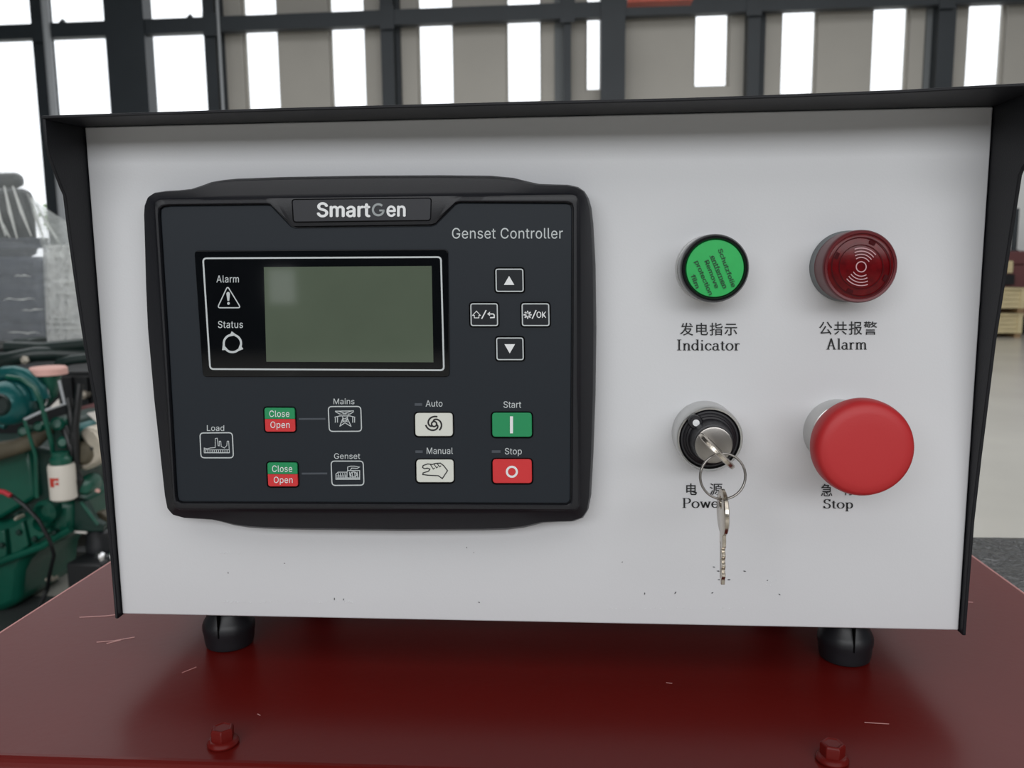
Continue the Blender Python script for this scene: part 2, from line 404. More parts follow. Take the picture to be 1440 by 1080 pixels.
# the two masonry/steel uprights of that side, columns and mullions
def column(px0, px1, m='steel_dark', y0=-.35, y1=0.0, z0=0, z1=8.0, round_=False):
    # the screen edges are taken in the plane of the column face
    x0 = P(px0, 90, YW+y0).x; x1 = P(px1, 90, YW+y0).x
    return trim(wbox(MB(), x0, x1, z0, z1, y0, y1), m)
column(144, 200); column(284, 300); column(38, 55); column(-112, -96); column(-252, -236)
column(535, 553); column(793, 803); column(845, 879); column(1050, 1067); column(1312, 1336)
column(553, 562, 'wall_dark', -.12, 0); column(780, 793, 'wall_plain', -.08, 0); column(1067, 1074, 'wall_dark', -.12, 0); column(1296, 1311, 'wall_plain', -.08, 0)
# H-section flanges on the wide columns
for a, c in ((144, 200), (845, 879)):
    x0 = P(a, 90, YW-.45).x; x1 = P(c, 90, YW-.45).x
    trim(wbox(MB(), x0, x1, 0, 8, -.47, -.44).span((0, 0, 0), (0, 0, 0)) if False else wbox(MB(), x0, x1, 0, 8, -.47, -.44), 'steel_dark')
def pipe(px, r, m='pipe_pale', y=-.5):
    x0 = P(px, 90, YW+y).x; return trim(MB().lathe((x0, WY(x0)+y, 0), [(r, 0), (r, 8)], (0, 0, 1), 12), m)
pipe(60, .075, y=-.45); pipe(306, .03, y=-.45)
trim(MB().span((-0, 0, 0), (0, 0, 0)) if False else wbox(MB(), P(300, 90, YW).x, P(314, 90, YW).x, 0, 8, -.05, 0), 'wall_dark')
# horizontal girt carried by the columns, and bolts plates
gz = zw(4.345)
trim(wbox(MB(), -15.9, 15.9, gz-.14, gz+.14, -.42, -.2), 'steel_dark')
for px in (47, 172, 292, 544, 798, 862, 1058, 1324):
    x0 = P(px, 50, YW-.4).x; trim(wbox(MB(), x0-.14, x0+.14, gz-.22, gz+.21, -.44, -.425), 'steel_dark')
for px in (78, 262):
    x0 = P(px, 45, YW-.4).x; trim(MB().prism([(x0-.06, WY(x0)-.4, gz+.14), (x0+.06, WY(x0)-.4, gz+.14), (x0+.02, WY(x0)-.4, gz+.22)], (0, .1, 0)), 'steel_dark')
trim(wbox(MB(), XL, 15.9, 0, zw(1.9), -.05, -.001), 'cladding_white')
# rust-coloured crane beam above
bm_ = MB(); x0 = P(882, 3, 12.5).x; x1 = P(972, 3, 12.5).x; z0 = P(930, 6, 12.5).z
bm_.span((x0, 12.4, z0), (x1, 12.46, z0+.3)).span((x0, 12.3, z0-.012), (x1, 12.56, z0)).span((x0, 12.3, z0+.3), (x1, 12.56, z0+.312))
for xx in (x0+.1, (x0+x1)/2, x1-.1): bm_.span((xx-.008, 12.31, z0), (xx+.008, 12.4, z0+.3))
hb = bm_.build('crane_beam', 'beam_rust', origin=(x0, 12.4, z0)); tag(hb, 'rust-red steel beam hanging high in front of the wall above the cabinet', 'beam')
MB().span((x0+.2, 12.42, z0+.31), (x0+.22, 12.44, 8)).span((x1-.22, 12.42, z0+.31), (x1-.2, 12.44, 8)).build('hanger_rod', 'steel_dark', hb)

# ------------------------------------------------------------------ behind the cabinet, right: crates and machinery
def crate(x0, x1, y0, y1, z0, z1, label):
    t = thing('wooden_crate', ((x0+x1)/2, y0, z0), label, 'crate', 'wooden crates stacked by the far wall')
    MB().span((x0+.02, y0+.02, z0+.08), (x1-.02, y1-.02, z1-.03)).build('crate_body', 'crate_wood', t)
    k = 4; h = (z1-z0-.12)/k
    for i in range(k):
        MB().span((x0+.05, y0, z0+.085+i*h), (x1-.05, y0+.02, z0+.085+(i+1)*h-.012)).build('plank', 'crate_wood', t)
    for xx in (x0, (x0+x1)/2-.04, x1-.08): MB().span((xx, y0-.022, z0+.08), (xx+.08, y0, z1-.03)).build('batten', 'crate_wood', t)
    for xx in (x0, (x0+x1)/2-.05, x1-.1): MB().span((xx, y0, z0), (xx+.1, y1, z0+.08)).build('skid', 'crate_wood_dark', t)
    MB().span((x0-.02, y0-.03, z1-.03), (x1+.02, y1+.02, z1)).build('lid', 'crate_wood', t)
YC = PZ(1420, 475, 0).y
cx1 = P(1438, 440, YC).x; zt = P(1420, 405, YC).z
crate(cx1-1.35, cx1, YC, YC+.6, 0, zt/2-.01, 'pale wooden crate on the floor, lower of the two stacked at the right')
crate(cx1-1.38, cx1+.02, YC, YC+.6, zt/2+.0, zt, 'pale wooden crate stacked on top of the other at the right')
YM = YC+.75
t = thing('machine_base', (P(1425, 400, YM).x, YM, 0), 'maroon machine standing against the white wall behind the wooden crates', 'machine')
zm1 = P(1425, 353, YM).z; zm0 = P(1425, 398, YM).z; xm = P(1412, 375, YM).x
MB().span((xm-.6, YM, .3), (xm+1.6, YM+.6, zm1-.25)).build('machine_body', 'maroon', t, bevel=.03)
MB().span((xm-.4, YM-.02, zm1-.25), (xm+1.3, YM+.5, zm1)).build('machine_top', 'maroon', t, bevel=.03)
MB().span((xm-.6, YM+.05, 0), (xm+1.6, YM+.55, .3)).build('machine_plinth', 'black_iron', t, bevel=.01)
xa = P(1415, 375, YM).x; xb = P(1423, 375, YM).x
MB().span((xa, YM-.05, P(1420, 384, YM).z), (xb, YM-.005, P(1420, 367, YM).z)).build('junction_box', 'crate_wood', t, bevel=.01)
MB().span((xa-.4, YM-.09, P(1420, 400, YM).z), (xb+.02, YM-.01, P(1420, 386, YM).z)).build('step_block', 'black_iron', t)
x0 = P(1429, 300, YM+.25).x
tag(MB().lathe((x0, YM+.25, zm1-.01), [(.09, 0), (.09, .03), (.05, .03), (.05, P(1429, 293, YM+.25).z-zm1), (.03, P(1429, 292, YM+.25).z-zm1)], (0, 0, 1), 12).build('exhaust_pipe', 'steel_dark', t), 'thin dark upright pipe')

# shrub outside the glazing
sx_, sy_ = P(88, 297, 21).x, 21.0
t = thing('shrub', (sx_, sy_, -.05), 'small green shrub outside the glazing left of the cabinet', 'shrub')
lf = MB(); zc = P(88, 290, 21).z
for i in range(320):
    q = Vector((random.gauss(0, .16), random.gauss(0, .2), random.gauss(0, .28))); c = Vector((sx_, sy_, zc-.35))+q
    a = Vector((random.uniform(-1, 1), random.uniform(-1, 1), random.uniform(-1, 1))).normalized(); bb = a.orthogonal().normalized()
    lf.flat([c-a*.07, c+bb*.035, c+a*.07, c-bb*.035])
o = lf.build('foliage', 'leaf', t); o['kind'] = 'stuff'
MB().tube([(sx_, sy_, -.05), (sx_+.05, sy_, .8), (sx_, sy_, zc)], [.05, .04, .02], 8).build('trunk', 'rust_brown', t)

# ------------------------------------------------------------------ behind the cabinet, left: plastic-wrapped generator
YG = 4.2
wg = thing('wrapped_generator', (P(40, 400, YG).x, YG+.4, 0), 'large dark generator wrapped in clear plastic film behind the green engine', 'generator')
def gbox(name, a, c, y0, y1, m, bev=.02, parent=wg):
    p0 = P(a[0], a[1], y0); p1 = P(c[0], c[1], y0)
    return MB().span((p0.x, y0, p0.z), (p1.x, y1, p1.z)).build(name, m, parent, bevel=bev)
gbox('housing', (-150, 363), (63, 480), YG, YG+.9, 'wrapped_dark', .03)
gbox('air_filter_housing', (-90, 266), (43, 362), YG+.05, YG+.16, 'wrapped_black', .05)
gbox('top_cap', (-60, 243), (27, 264), YG+.1, YG+.18, 'wrapped_black', .04)
gbox('housing_end', (66, 345), (150, 478), YG+.1, YG+.9, 'wrapped_dark', .03)
gbox('strap', (-150, 337), (66, 349), YG-.03, YG+.0, 'wrapped_dark', .01)
gbox('undercarriage', (-150, 482), (210, 640), YG+.2, YG+1.1, 'black_iron', .02)
p0 = P(-150, 640, YG+.2); p1 = P(210, 700, YG+.2)
MB().span((p0.x, YG+.15, 0), (p1.x, YG+1.15, P(0, 641, YG+.2).z)).build('base_frame', 'black_iron', wg)
# film draped in folds over the top and down the side
def film(name, top, bottom, Y, m, nx=46, nz=26, amp=.02, parent=wg, seed=1):
    rnd = random.Random(seed); ph = [rnd.uniform(0, 6) for _ in range(8)]
    def interp(path, t):
        k = len(path)-1; q = min(int(t*k), k-1); r_ = t*k-q; return (path[q][0]*(1-r_)+path[q+1][0]*r_, path[q][1]*(1-r_)+path[q+1][1]*r_)
    mb = MB()
    for j in range(nz+1):
        for i in range(nx+1):
            u, v = i/nx, j/nz; A = interp(top, u); B = interp(bottom, u)
            d = amp*(math.sin(u*34+ph[0]+2*v)*.5 + math.sin(v*27+ph[1]+4*u)*.5 + math.sin((u+v)*51+ph[2])*.3 + math.sin((u-2*v)*23+ph[3])*.4)
            mb.v.append(P(A[0]*(1-v)+B[0]*v, A[1]*(1-v)+B[1]*v, Y-d-.02))
    for j in range(nz):
        for i in range(nx):
            a = j*(nx+1)+i; mb.face((a, a+1, a+nx+2, a+nx+1))
    return mb.build(name, m, parent, smooth=180)
film('plastic_wrap', [(-150, 232), (-60, 232), (0, 238), (27, 242), (44, 274), (70, 297), (94, 312), (130, 318), (150, 330)], [(-150, 490), (-60, 490), (0, 490), (27, 488), (44, 486), (70, 484), (94, 482), (130, 480), (150, 480)], YG-.1, 'plastic_film', seed=3)
film('plastic_wrap', [(38, 272), (60, 290), (94, 312), (130, 318), (150, 330)], [(60, 352), (84, 350), (100, 350), (130, 350), (150, 350)], YG-.17, 'plastic_film_upper', 24, 14, .025, seed=18)
film('plastic_wrap', [(60, 345), (84, 344), (100, 344), (130, 344), (150, 344)], [(66, 486), (84, 484), (100, 482), (130, 480), (150, 480)], YG-.17, 'plastic_film_thick', 24, 26, .025, seed=8)
film('plastic_wrap', [(-150, 345), (0, 338), (66, 346)], [(-150, 480), (0, 480), (64, 480)], YG-.2, 'plastic_film_thin', 30, 20, .02, seed=5)
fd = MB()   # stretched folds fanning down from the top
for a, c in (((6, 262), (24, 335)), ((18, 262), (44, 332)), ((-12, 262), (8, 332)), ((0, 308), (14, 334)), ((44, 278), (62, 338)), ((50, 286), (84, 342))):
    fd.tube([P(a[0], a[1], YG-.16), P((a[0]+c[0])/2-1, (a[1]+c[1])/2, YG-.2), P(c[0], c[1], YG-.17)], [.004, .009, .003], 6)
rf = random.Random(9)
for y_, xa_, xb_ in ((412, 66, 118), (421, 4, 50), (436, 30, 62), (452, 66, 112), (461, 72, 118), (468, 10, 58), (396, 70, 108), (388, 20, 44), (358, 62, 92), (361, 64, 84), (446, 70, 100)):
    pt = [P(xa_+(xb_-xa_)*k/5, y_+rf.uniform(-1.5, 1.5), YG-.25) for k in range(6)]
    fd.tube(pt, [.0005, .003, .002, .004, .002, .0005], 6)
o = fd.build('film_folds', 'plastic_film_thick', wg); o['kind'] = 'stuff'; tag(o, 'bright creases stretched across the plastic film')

# black engine and pipework standing in between
be = thing('black_engine', (P(80, 600, 3.4).x, 3.5, 0), 'black engine with glossy dark pipes between the green engine and the wrapped generator', 'engine')
Yb = 3.32
MB().span((P(-120, 540, Yb).x, Yb, .12), (P(185, 540, Yb).x, Yb+.6, P(100, 522, Yb).z)).build('engine_block', 'black_iron', be, bevel=.03)
tb = MB(); tb.tube([P(-60, 512, Yb), P(12, 505, Yb-.05), P(50, 498, Yb-.05), P(80, 497, Yb), P(150, 500, Yb)], .035, 10); tb.build('coolant_pipe', 'iron_green_black', be)
tb = MB(); tb.tube([P(76, 522, Yb-.1), P(84, 511, Yb-.12), P(100, 506, Yb-.12), P(160, 500, Yb-.1)], .022, 10); tb.build('coolant_pipe', 'iron_green_black', be)
tb = MB(); tb.tube([P(10, 488, Yb), P(60, 490, Yb), P(122, 484, Yb)], .03, 10); tb.build('coolant_pipe', 'iron_green_black', be)
MB().span((P(10, 486, Yb+.02).x, Yb+.05, P(10, 497, Yb).z), (P(30, 480, Yb).x, Yb+.2, P(10, 478, Yb).z)).build('pipe_clamp', 'iron_green_black', be, bevel=.01)
MB().lathe(P(38, 506, Yb-.1), [(.012, 0), (.02, .01), (.02, .02), (.008, .03)], seg=6).build('bolt_head', 'cast_silver', be)
MB().lathe(P(119, 555, Yb-.02), [(.02, -.02), (.02, .02), (.01, .03)], seg=12).build('bolt_head', 'cast_silver', be)
for k in range(4):
    MB().span((P(100+k*22, 540, Yb).x, Yb-.02, P(100, 640, Yb).z), (P(104+k*22, 540, Yb).x, Yb, P(100, 530, Yb).z)).build('cooling_rib', 'black_iron', be)
MB().span((P(112, 590, 3.1).x, 3.1, P(112, 600, 3.1).z), (P(150, 580, 3.1).x, 3.28, P(112, 572, 3.1).z)).build('red_bracket', 'maroon', be, bevel=.01)

# ------------------------------------------------------------------ green engine
YE = 2.6
ge = thing('green_engine', (P(40, 700, YE).x, YE+.3, 0), 'green diesel engine with a white oil filter at the left of the cabinet', 'engine')
def pp(pts, Y, dep, name, m, parent=ge, bev=.01): return MB().prism(pxs(pts, Y), (0, dep, 0)).build(name, m, parent, bevel=bev)
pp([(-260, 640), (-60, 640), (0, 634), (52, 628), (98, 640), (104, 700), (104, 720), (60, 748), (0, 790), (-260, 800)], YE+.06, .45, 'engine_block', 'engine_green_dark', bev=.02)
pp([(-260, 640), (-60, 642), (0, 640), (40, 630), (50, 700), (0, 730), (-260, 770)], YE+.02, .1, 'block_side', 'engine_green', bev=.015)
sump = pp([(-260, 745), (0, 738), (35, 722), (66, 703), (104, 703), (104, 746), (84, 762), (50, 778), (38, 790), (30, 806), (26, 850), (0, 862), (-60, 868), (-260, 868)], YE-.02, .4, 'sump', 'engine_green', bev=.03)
for q in ([(-18, 752), (6, 745), (10, 790), (-14, 798)], [(12, 742), (32, 733), (40, 768), (16, 784)], [(36, 731), (60, 716), (72, 748), (44, 766)]):
    MB().prism(pxs(q, YE-.045), (0, .03, 0)).build('crankcase_door', 'engine_green', sump, bevel=.006)
bt = MB()
for q in ((28, 748), (50, 757), (26, 723), (4, 766), (78, 748)): bt.lathe(P(q[0], q[1], YE-.045), [(.011, -.01), (.011, .012), (.006, .016)], seg=6)
o = bt.build('bolts', 'engine_green_dark', sump); o['kind'] = 'stuff'
rl = MB().tube([P(-80, 818, YE-.05), P(0, 790, YE-.05), P(60, 768, YE-.05), P(100, 744, YE-.05)], .014, 8); rl.build('sump_flange', 'engine_green', ge)
for q in ((72, 716, 17), (66, 732, 12)): MB().lathe(P(q[0], q[1], YE-.02), [(q[2]*.0026, -.03), (q[2]*.0026, .04), (q[2]*.0018, .055), (q[2]*.0012, .03)], seg=24).build('core_plug', 'engine_green', ge)
# turbocharger
tc_ = P(14, 566, YE-.1)
tu = MB().lathe(tc_, [(.06, -.16), (.075, -.06), (.082, 0), (.078, .04), (.05, .07), (.038, .075), (.036, .03), (.02, .028)], axis=(.15, -1, .05), seg=40).build('turbocharger', 'turbo_teal', ge)
MB().lathe(tc_+Vector((.012, -.075, .004)), [(.037, -.02), (.041, .0), (.037, .01), (.03, .005), (.028, -.03)], axis=(.15, -1, .05), seg=30).build('inlet_ring', 'iron_green_black', tu)
vol = [P(14+34*math.cos(a)*(1+.02*k), 562+38*math.sin(a), YE-.06) for k, a in enumerate([math.radians(v) for v in range(100, 380, 20)])]
MB().tube(vol, [.012+.0018*k for k in range(len(vol))], 12).build('volute', 'turbo_teal', tu)
MB().tube([P(10, 530, YE-.1), P(30, 533, YE-.12), P(48, 545, YE-.12), P(58, 566, YE-.12), P(64, 590, YE-.1), P(72, 620, YE-.08), P(75, 640, YE-.05)], .009, 8).build('oil_pipe', 'engine_green', ge)
el = MB().tube([P(68, 524, YE), P(68, 537, YE), P(66, 550, YE), P(56, 562, YE), P(38, 566, YE)], [.045, .042, .040, .036, .034], 20).build('exhaust_elbow', 'engine_green', ge)
MB().lathe(P(68, 524, YE), [(.05, -.008), (.066, -.006), (.066, .016), (.06, .022), (.02, .024)], axis=(0, 0, 1), seg=32).build('flange_cap', 'pink_plastic', ge)
MB().tube([P(62+5*math.cos(a), 557+13*math.sin(a), YE-.055) for a in [k*PI/8 for k in range(16)]], .005, 8, True).build('hose_clamp', 'chrome', ge)
MB().tube([P(83, 535, YE-.1), P(91, 568, YE-.1), P(60, 578, YE-.11), P(34, 590, YE-.12)], .0055, 6).build('metal_strip', 'pipe_pale', ge)
MB().tube([P(34, 590, YE-.12), P(50, 640, YE-.12), P(52, 700, YE-.12)], .0065, 6).build('drain_pipe', 'engine_green', ge)
MB().prism(pxs([(68, 575), (82, 561), (84, 570)], YE-.11), (0, .005, 0)).build('metal_plate', 'tag_white', ge)
MB().tube([P(-90, 655, YE-.04), P(0, 634, YE-.05), P(26, 628, YE-.05), P(50, 618, YE-.05), P(70, 604, YE)], [.04, .035, .03, .03, .02], 14).build('exhaust_manifold', 'rust_brown', ge)
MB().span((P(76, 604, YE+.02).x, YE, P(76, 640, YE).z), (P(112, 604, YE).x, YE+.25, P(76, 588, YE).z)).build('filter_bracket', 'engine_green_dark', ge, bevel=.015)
for q in ((38, 606, 9), (58, 600, 8), (84, 596, 10), (92, 622, 9)): MB().lathe(P(q[0], q[1], YE-.02), [(q[2]*.0025, -.06), (q[2]*.0025, .03), (q[2]*.0015, .04)], axis=(.3, -1, .2), seg=14).build('pipe_fitting', 'engine_green', ge)
# oil filter
fb = P(90, 702, YE-.08); ft = P(86, 652, YE-.08); hh = (ft-fb).length
fo = MB().lathe(fb, [(.038, 0), (.046, .006), (.047, hh-.01), (.044, hh)], axis=(ft-fb), seg=40).build('oil_filter', 'filter_white', ge)
MB().lathe(ft, [(.036, -.005), (.038, .02), (.03, .03), (.03, .045)], axis=(0, 0, 1), seg=24).build('filter_head', 'engine_green', ge)
lg = MB(); c0 = fb+(ft-fb)*.55
for dx, dz, w_, h_ in ((-.012, 0, .018, .034), (.006, .012, .018, .010), (.008, -.004, .012, .010)):
    rows = []
    for i in range(5):
        xx = dx-w_/2+w_*i/4; yy = -math.sqrt(.0476**2-xx*xx); rows.append((xx, yy))
    for (xa_, ya_), (xb_, yb_) in zip(rows, rows[1:]):
        lg.flat([c0+Vector((xa_, ya_, dz-h_/2)), c0+Vector((xb_, yb_, dz-h_/2)), c0+Vector((xb_, yb_, dz+h_/2)), c0+Vector((xa_, ya_, dz+h_/2))])
lg.build('filter_logo', 'logo_red', fo)
# alternator casting
pp([(109, 608), (122, 600), (134, 604), (142, 616), (145, 640), (138, 652), (128, 656), (122, 663), (110, 661), (114, 650), (124, 646), (126, 636), (118, 622)], YE-.02, .1, 'alternator', 'cast_silver', bev=.012)
MB().lathe(P(120, 636, YE), [(.045, -.08), (.045, .02), (.03, .035), (.01, .036)], seg=28).build('alternator_pulley', 'rust_brown', ge)
MB().lathe(P(129, 631, YE-.02), [(.007, -.01), (.007, .004), (.003, .006)], seg=12).build('bolt_hole', 'black_iron', ge)
MB().lathe(P(118, 604, YE+.03), [(.03, -.05), (.03, .03), (.015, .05)], seg=24).build('cooler_cap', 'turbo_teal', ge)
MB().lathe(P(122, 682, YE), [(.036, -.08), (.036, .02), (.025, .04), (.01, .045)], axis=(.3, -1, .1), seg=28).build('fuel_pump', 'engine_green', ge)
MB().lathe(P(137, 690, YE-.03), [(.007, -.005), (.007, .007)], axis=(1, -.5, 0), seg=10).build('pump_cap', 'pink_plastic', ge)
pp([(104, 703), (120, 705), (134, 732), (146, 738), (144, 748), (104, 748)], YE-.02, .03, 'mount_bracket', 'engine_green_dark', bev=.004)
MB().tube([P(114, 706, YE-.03), P(138, 738, YE-.03)], .007, 8).build('bracket_web', 'engine_green', ge)
MB().tube([P(105, 748, YE-.03), P(122, 749, YE-.03)], .005, 8).build('bracket_edge', 'tag_white', ge)
pp([(132, 722), (142, 721), (156, 730), (152, 736), (140, 732)], YE+.05, .05, 'lifting_eye', 'rust_brown', bev=.004)
MB().lathe(P(141, 774, YE+.02), [(.05, 0), (.05, .03), (.044, .05), (.044, .075), (.035, .085)], axis=(0, 0, 1), seg=28).build('rubber_mount', 'rubber', ge)
MB().tube([P(0, 690, YE-.1), P(18, 698, YE-.11), P(36, 712, YE-.11), P(55, 732, YE-.11), P(70, 760, YE-.11), P(76, 780, YE-.08), P(70, 806, YE-.08), P(66, 830, YE-.02), P(52, 860, YE-.05)], .0075, 8).build('cable', 'hose_black', ge)
MB().tube([P(-6, 690, YE-.13), P(6, 692, YE-.13), P(15, 697, YE-.13)], .009, 8).build('red_sleeve', 'wire_red', ge)
MB().lathe(P(28, 727, YE-.06), [(.008, -.02), (.008, .02), (.004, .03)], seg=6).build('dipstick_fitting', 'cast_silver', ge)
for q in (68, 76): MB().lathe(P(q, 814, YE-.02), [(.007, -.02), (.007, .012), (.004, .015)], seg=6).build('brass_fitting', 'cast_silver', ge)
tag(MB().prism(pxs([(122, 581), (136, 578), (139, 597)], YE-.12), (0, .008, 0)).build('paper_tag', 'tag_white', ge), 'white triangular tag')
for a, c, e_ in (((96, 560), (104, 610), (100, 650)), ((112, 540), (106, 600), (108, 690)), ((90, 600), (100, 630), (103, 660)), ((104, 655), (112, 675), (106, 700))):
    MB().tube([P(*a, YE-.02), P(*c, YE-.05), P(*e_, YE-.03)], .014, 10).build('rubber_hose', 'hose_black', ge)
# skid the engine stands on
sk = thing('engine_skid', (P(60, 800, YE).x, YE+.2, 0), 'black steel skid frame under the green engine', 'frame')
z1 = P(100, 776, YE+.56).z; z0 = P(100, 784, YE+.56).z
MB().span((P(-260, 780, YE).x, YE+.56, z0), (P(190, 780, YE+.5).x, YE+.64, z1)).build('top_flange', 'rail_grey', sk)
MB().span((P(-260, 780, YE).x, YE+.60, P(0, 812, YE+.56).z), (P(190, 780, YE+.5).x, YE+.63, z0)).build('web', 'black_iron', sk)
MB().span((P(-260, 780, YE).x, YE+.54, .0), (P(190, 780, YE+.5).x, YE+.66, P(0, 812, YE+.56).z)).build('bottom_beam', 'black_iron', sk)
MB().span((P(118, 776, YE).x, YE-.12, 0.0), (P(166, 776, YE).x, YE+.19, P(140, 777, YE).z)).build('mount_pad', 'black_iron', sk, bevel=.01)
for q in (141, 157): MB().lathe(P(q, 783, YE-.12), [(.012, -.012), (.018, 0), (.018, .008), (.008, .016)], axis=(0, -.4, 1), seg=6).build('chrome_nut', 'chrome', sk)
fm = MB().span((P(-260, 850, YE).x, YE-.6, 0), (P(170, 850, YE).x, YE+.15, .012)).build('floor_shadow', 'floor_shadow_grey'); tag(fm, 'dark sheet standing for the shadow on the floor in front of the green engine', 'shadow')  # thin dark slab laid on the floor to paint its shadow

# ------------------------------------------------------------------ red steel deck the cabinet stands on
ZD = ZC-0.15
XDL, XDR, YF, YBk = -0.3025, 0.3020, -0.0805, 0.95
dk = thing('red_enclosure', (0, .4, 0), 'glossy dark red painted steel enclosure top carrying the control cabinet', 'enclosure')
r_ = .006; prof = [(YBk, -.002), (YBk, 0), (YF+r_, 0)] + [(YF+r_-r_*math.sin(a), -r_+r_*math.cos(a)) for a in [math.radians(q) for q in (15, 30, 45, 60, 75, 90)]]
prof += [(YF, -.06)]
deck = MB(); deck.flat([(XDL+.002, YF+r_, ZD), (XDR-.002, YF+r_, ZD), (XDR-.002, YBk, ZD), (XDL+.002, YBk, ZD)])
ring = lambda X: [(X, y, ZD+z) for y, z in prof[2:]]
a, c = ring(XDL+.002), ring(XDR-.002)
for i in range(len(a)-1): deck.flat([a[i], a[i+1], c[i+1], c[i]])
for X, s_ in ((XDL, 1), (XDR, -1)):
    deck.flat([(X+.002*s_, YF+.003, ZD), (X+.002*s_, YBk, ZD), (X+.0006*s_, YBk, ZD-.0006), (X+.0006*s_, YF+.003, ZD-.0006)])
    deck.flat([(X+.0006*s_, YF+.003, ZD-.0006), (X+.0006*s_, YBk, ZD-.0006), (X, YBk, ZD-.003), (X, YF+.003, ZD-.003)])
    deck.flat([(X, YF+.003, ZD-.003), (X, YBk, ZD-.003), (X, YBk, ZD-.06), (X, YF+.003, ZD-.06)])
deck.build('deck', 'deck_red', dk)
for X, s_ in ((XDL, 1), (XDR, -1)):
    tag(MB().tube([(X+.0007*s_, YF+.01, ZD-.0007), (X+.0007*s_, YBk, ZD-.0007)], .0008, 6).build('edge_highlight', 'scratch_highlight_pale', dk), 'pale line painted as the edge highlight')  # thin pale tubes paint the highlight along the deck's side edges
MB().span((XDL+.004, YF+.006, .08), (XDR-.004, YBk-.004, ZD-.045)).build('enclosure_body', 'deck_red', dk, bevel=.004)
for X in (XDL+.04, -.02, XDR-.1): 
    MB().span((X, YF+.02, 0), (X+.06, YBk-.03, .08)).build('foot_rail', 'black_iron', dk)
door = MB().span((XDL+.05, YF-.002, .15), (XDR-.05, YF+.006, ZD-.1)).build('access_door', 'deck_red', dk, bevel=.002)
MB().span((XDR-.1, YF-.016, .5), (XDR-.08, YF-.002, .6)).build('door_handle', 'gloss_black', door, bevel=.003)
def bolt(px, py):
    c = PZ(px, py, ZD)
    h = MB().lathe(c, [(.0064, 0), (.0068, .0010), (.0062, .0020), (.0050, .0028)], axis=(0, 0, 1), seg=28)
    h.lathe(c+Vector((0, 0, .0018)), [(.0051, 0), (.0051, .0052), (.0044, .0060), (.0038, .0061), (.0034, .0057)], axis=Vector((0, 0, 1)), seg=6)
    h.build('bolt', 'deck_red', dk, bevel=.0003)
bolt(314, 1046); bolt(1170, 1069)
MZ = lambda x, y: PZ(x, y, ZD+.00012)
for st in ([(136, 903), (160, 901), (189, 896)], [(150, 905), (170, 900)], [(256, 946), (276, 938)], [(112, 868), (150, 866), (166, 864)], [(937, 960), (945, 961)], [(1216, 1016), (1250, 1018)], [(362, 1004), (366, 1006)], [(1346, 845), (1368, 847)]):
    tag(MB().ribbon(st, .55, MZ).build('scratch', 'scratch_highlight_pale', dk), 'fine pale scratch')
# black crinkled cover to the right of the deck
bc = thing('black_cover', (.45, .1, ZD-.03), 'black glossy crinkled cover to the right behind the red deck', 'cover')
z_ = ZD-.02; yb_ = PZ(1400, 756, z_).y
n_ = 40; cv = MB(); rnd = random.Random(4)
hts = [[rnd.uniform(-1, 1)*.0010 for _ in range(n_+1)] for _ in range(n_+1)]
for j in range(n_+1):
    for i in range(n_+1): cv.v.append(Vector((.306+.3*i/n_, -.1+(yb_+.1)*j/n_, z_+(hts[j][i] if 0 < i < n_ and 0 < j < n_ else 0))))
for j in range(n_):
    for i in range(n_): q = j*(n_+1)+i; cv.face((q, q+1, q+n_+2, q+n_+1))
cv.build('cover_sheet', 'wrinkle_black', bc, smooth=180)
MB().span((.307, -.099, .0), (.605, yb_-.001, z_-.003)).build('cover_body', 'black_iron', bc)

# ------------------------------------------------------------------ control cabinet
W, H = .41, .23935
zt_, zb_ = ZC+H/2, ZC-H/2
cab = thing('control_cabinet', (0, .1, ZD), 'white-fronted control cabinet with black hood on rubber feet', 'cabinet')
fp = MB().prism([(-W/2, 0, zb_), (W/2, 0, zb_), (W/2, 0, zt_), (-W/2, 0, zt_)], (0, .0016, 0)).build('front_panel', 'panel_white', cab, bevel=.0007, seg=3)
PL, PR = .0295, .0385                    # the hood juts a little further at the right
def side(s):
    X = s*(W/2+.0003); zr = lambda y: ZC+.1197-(y-(178 if s < 0 else 150))*.23935/(685 if s < 0 else 737)
    if s < 0: pr = [(865, .0036), (787, .0038), (640, .0047), (550, .0072), (484, .0112), (409, .0145), (317, .0178), (272, .0188)]; v0, pj = 222, PL
    else: pr = [(886, .0034), (720, .0044), (623, .0072), (460, .0130), (248, .0246)]; v0, pj = 216, PR
    pts = [(X, -p_, zr(y_)) for y_, p_ in pr] + [(X, -pr[-1][1]-.0022, zr(pr[-1][0]-9)), (X, -pj+.0014, zr(v0+4)), (X, -pj, zr(v0-10)), (X, -pj, zt_-(.0013 if s < 0 else -.0006)), (X, 0, zt_), (X, .19, zt_), (X, .19, zb_-.001), (X, -.0034, zb_-.001)]
    MB().prism(pts, (s*.0016, 0, 0)).build('side_plate', 'powder_black', cab, bevel=.0004)
side(-1); side(1)
xl, xr = -W/2-.0022, W/2+.0022
hd = MB(); rings = []
for px, py in ((59.5, 162.5), (400, 151.5), (700, 143.5), (960, 137.5), (1120, 132), (1270, 126), (1400, 118.5), (1452, 115.5)):
    yf_ = -PL
    for _ in range(3): p_ = P(px, py, yf_); u_ = (p_.x-xl)/(xr-xl); yf_ = -(PL+(PR-PL)*u_)
    zf = p_.z; X_ = p_.x
    if px < 60: X_ = xl
    if px > 1450: X_ = xr
    rings.append([(X_, yf_, zf), (X_, yf_, zf-.0013), (X_, 0, zt_+.0001), (X_, .192, zt_+.0001), (X_, .192, zt_+.0014), (X_, 0, zt_+.0014)])
hd.loft(rings, True, True)
hd.build('hood', 'powder_black', cab, bevel=.0004)
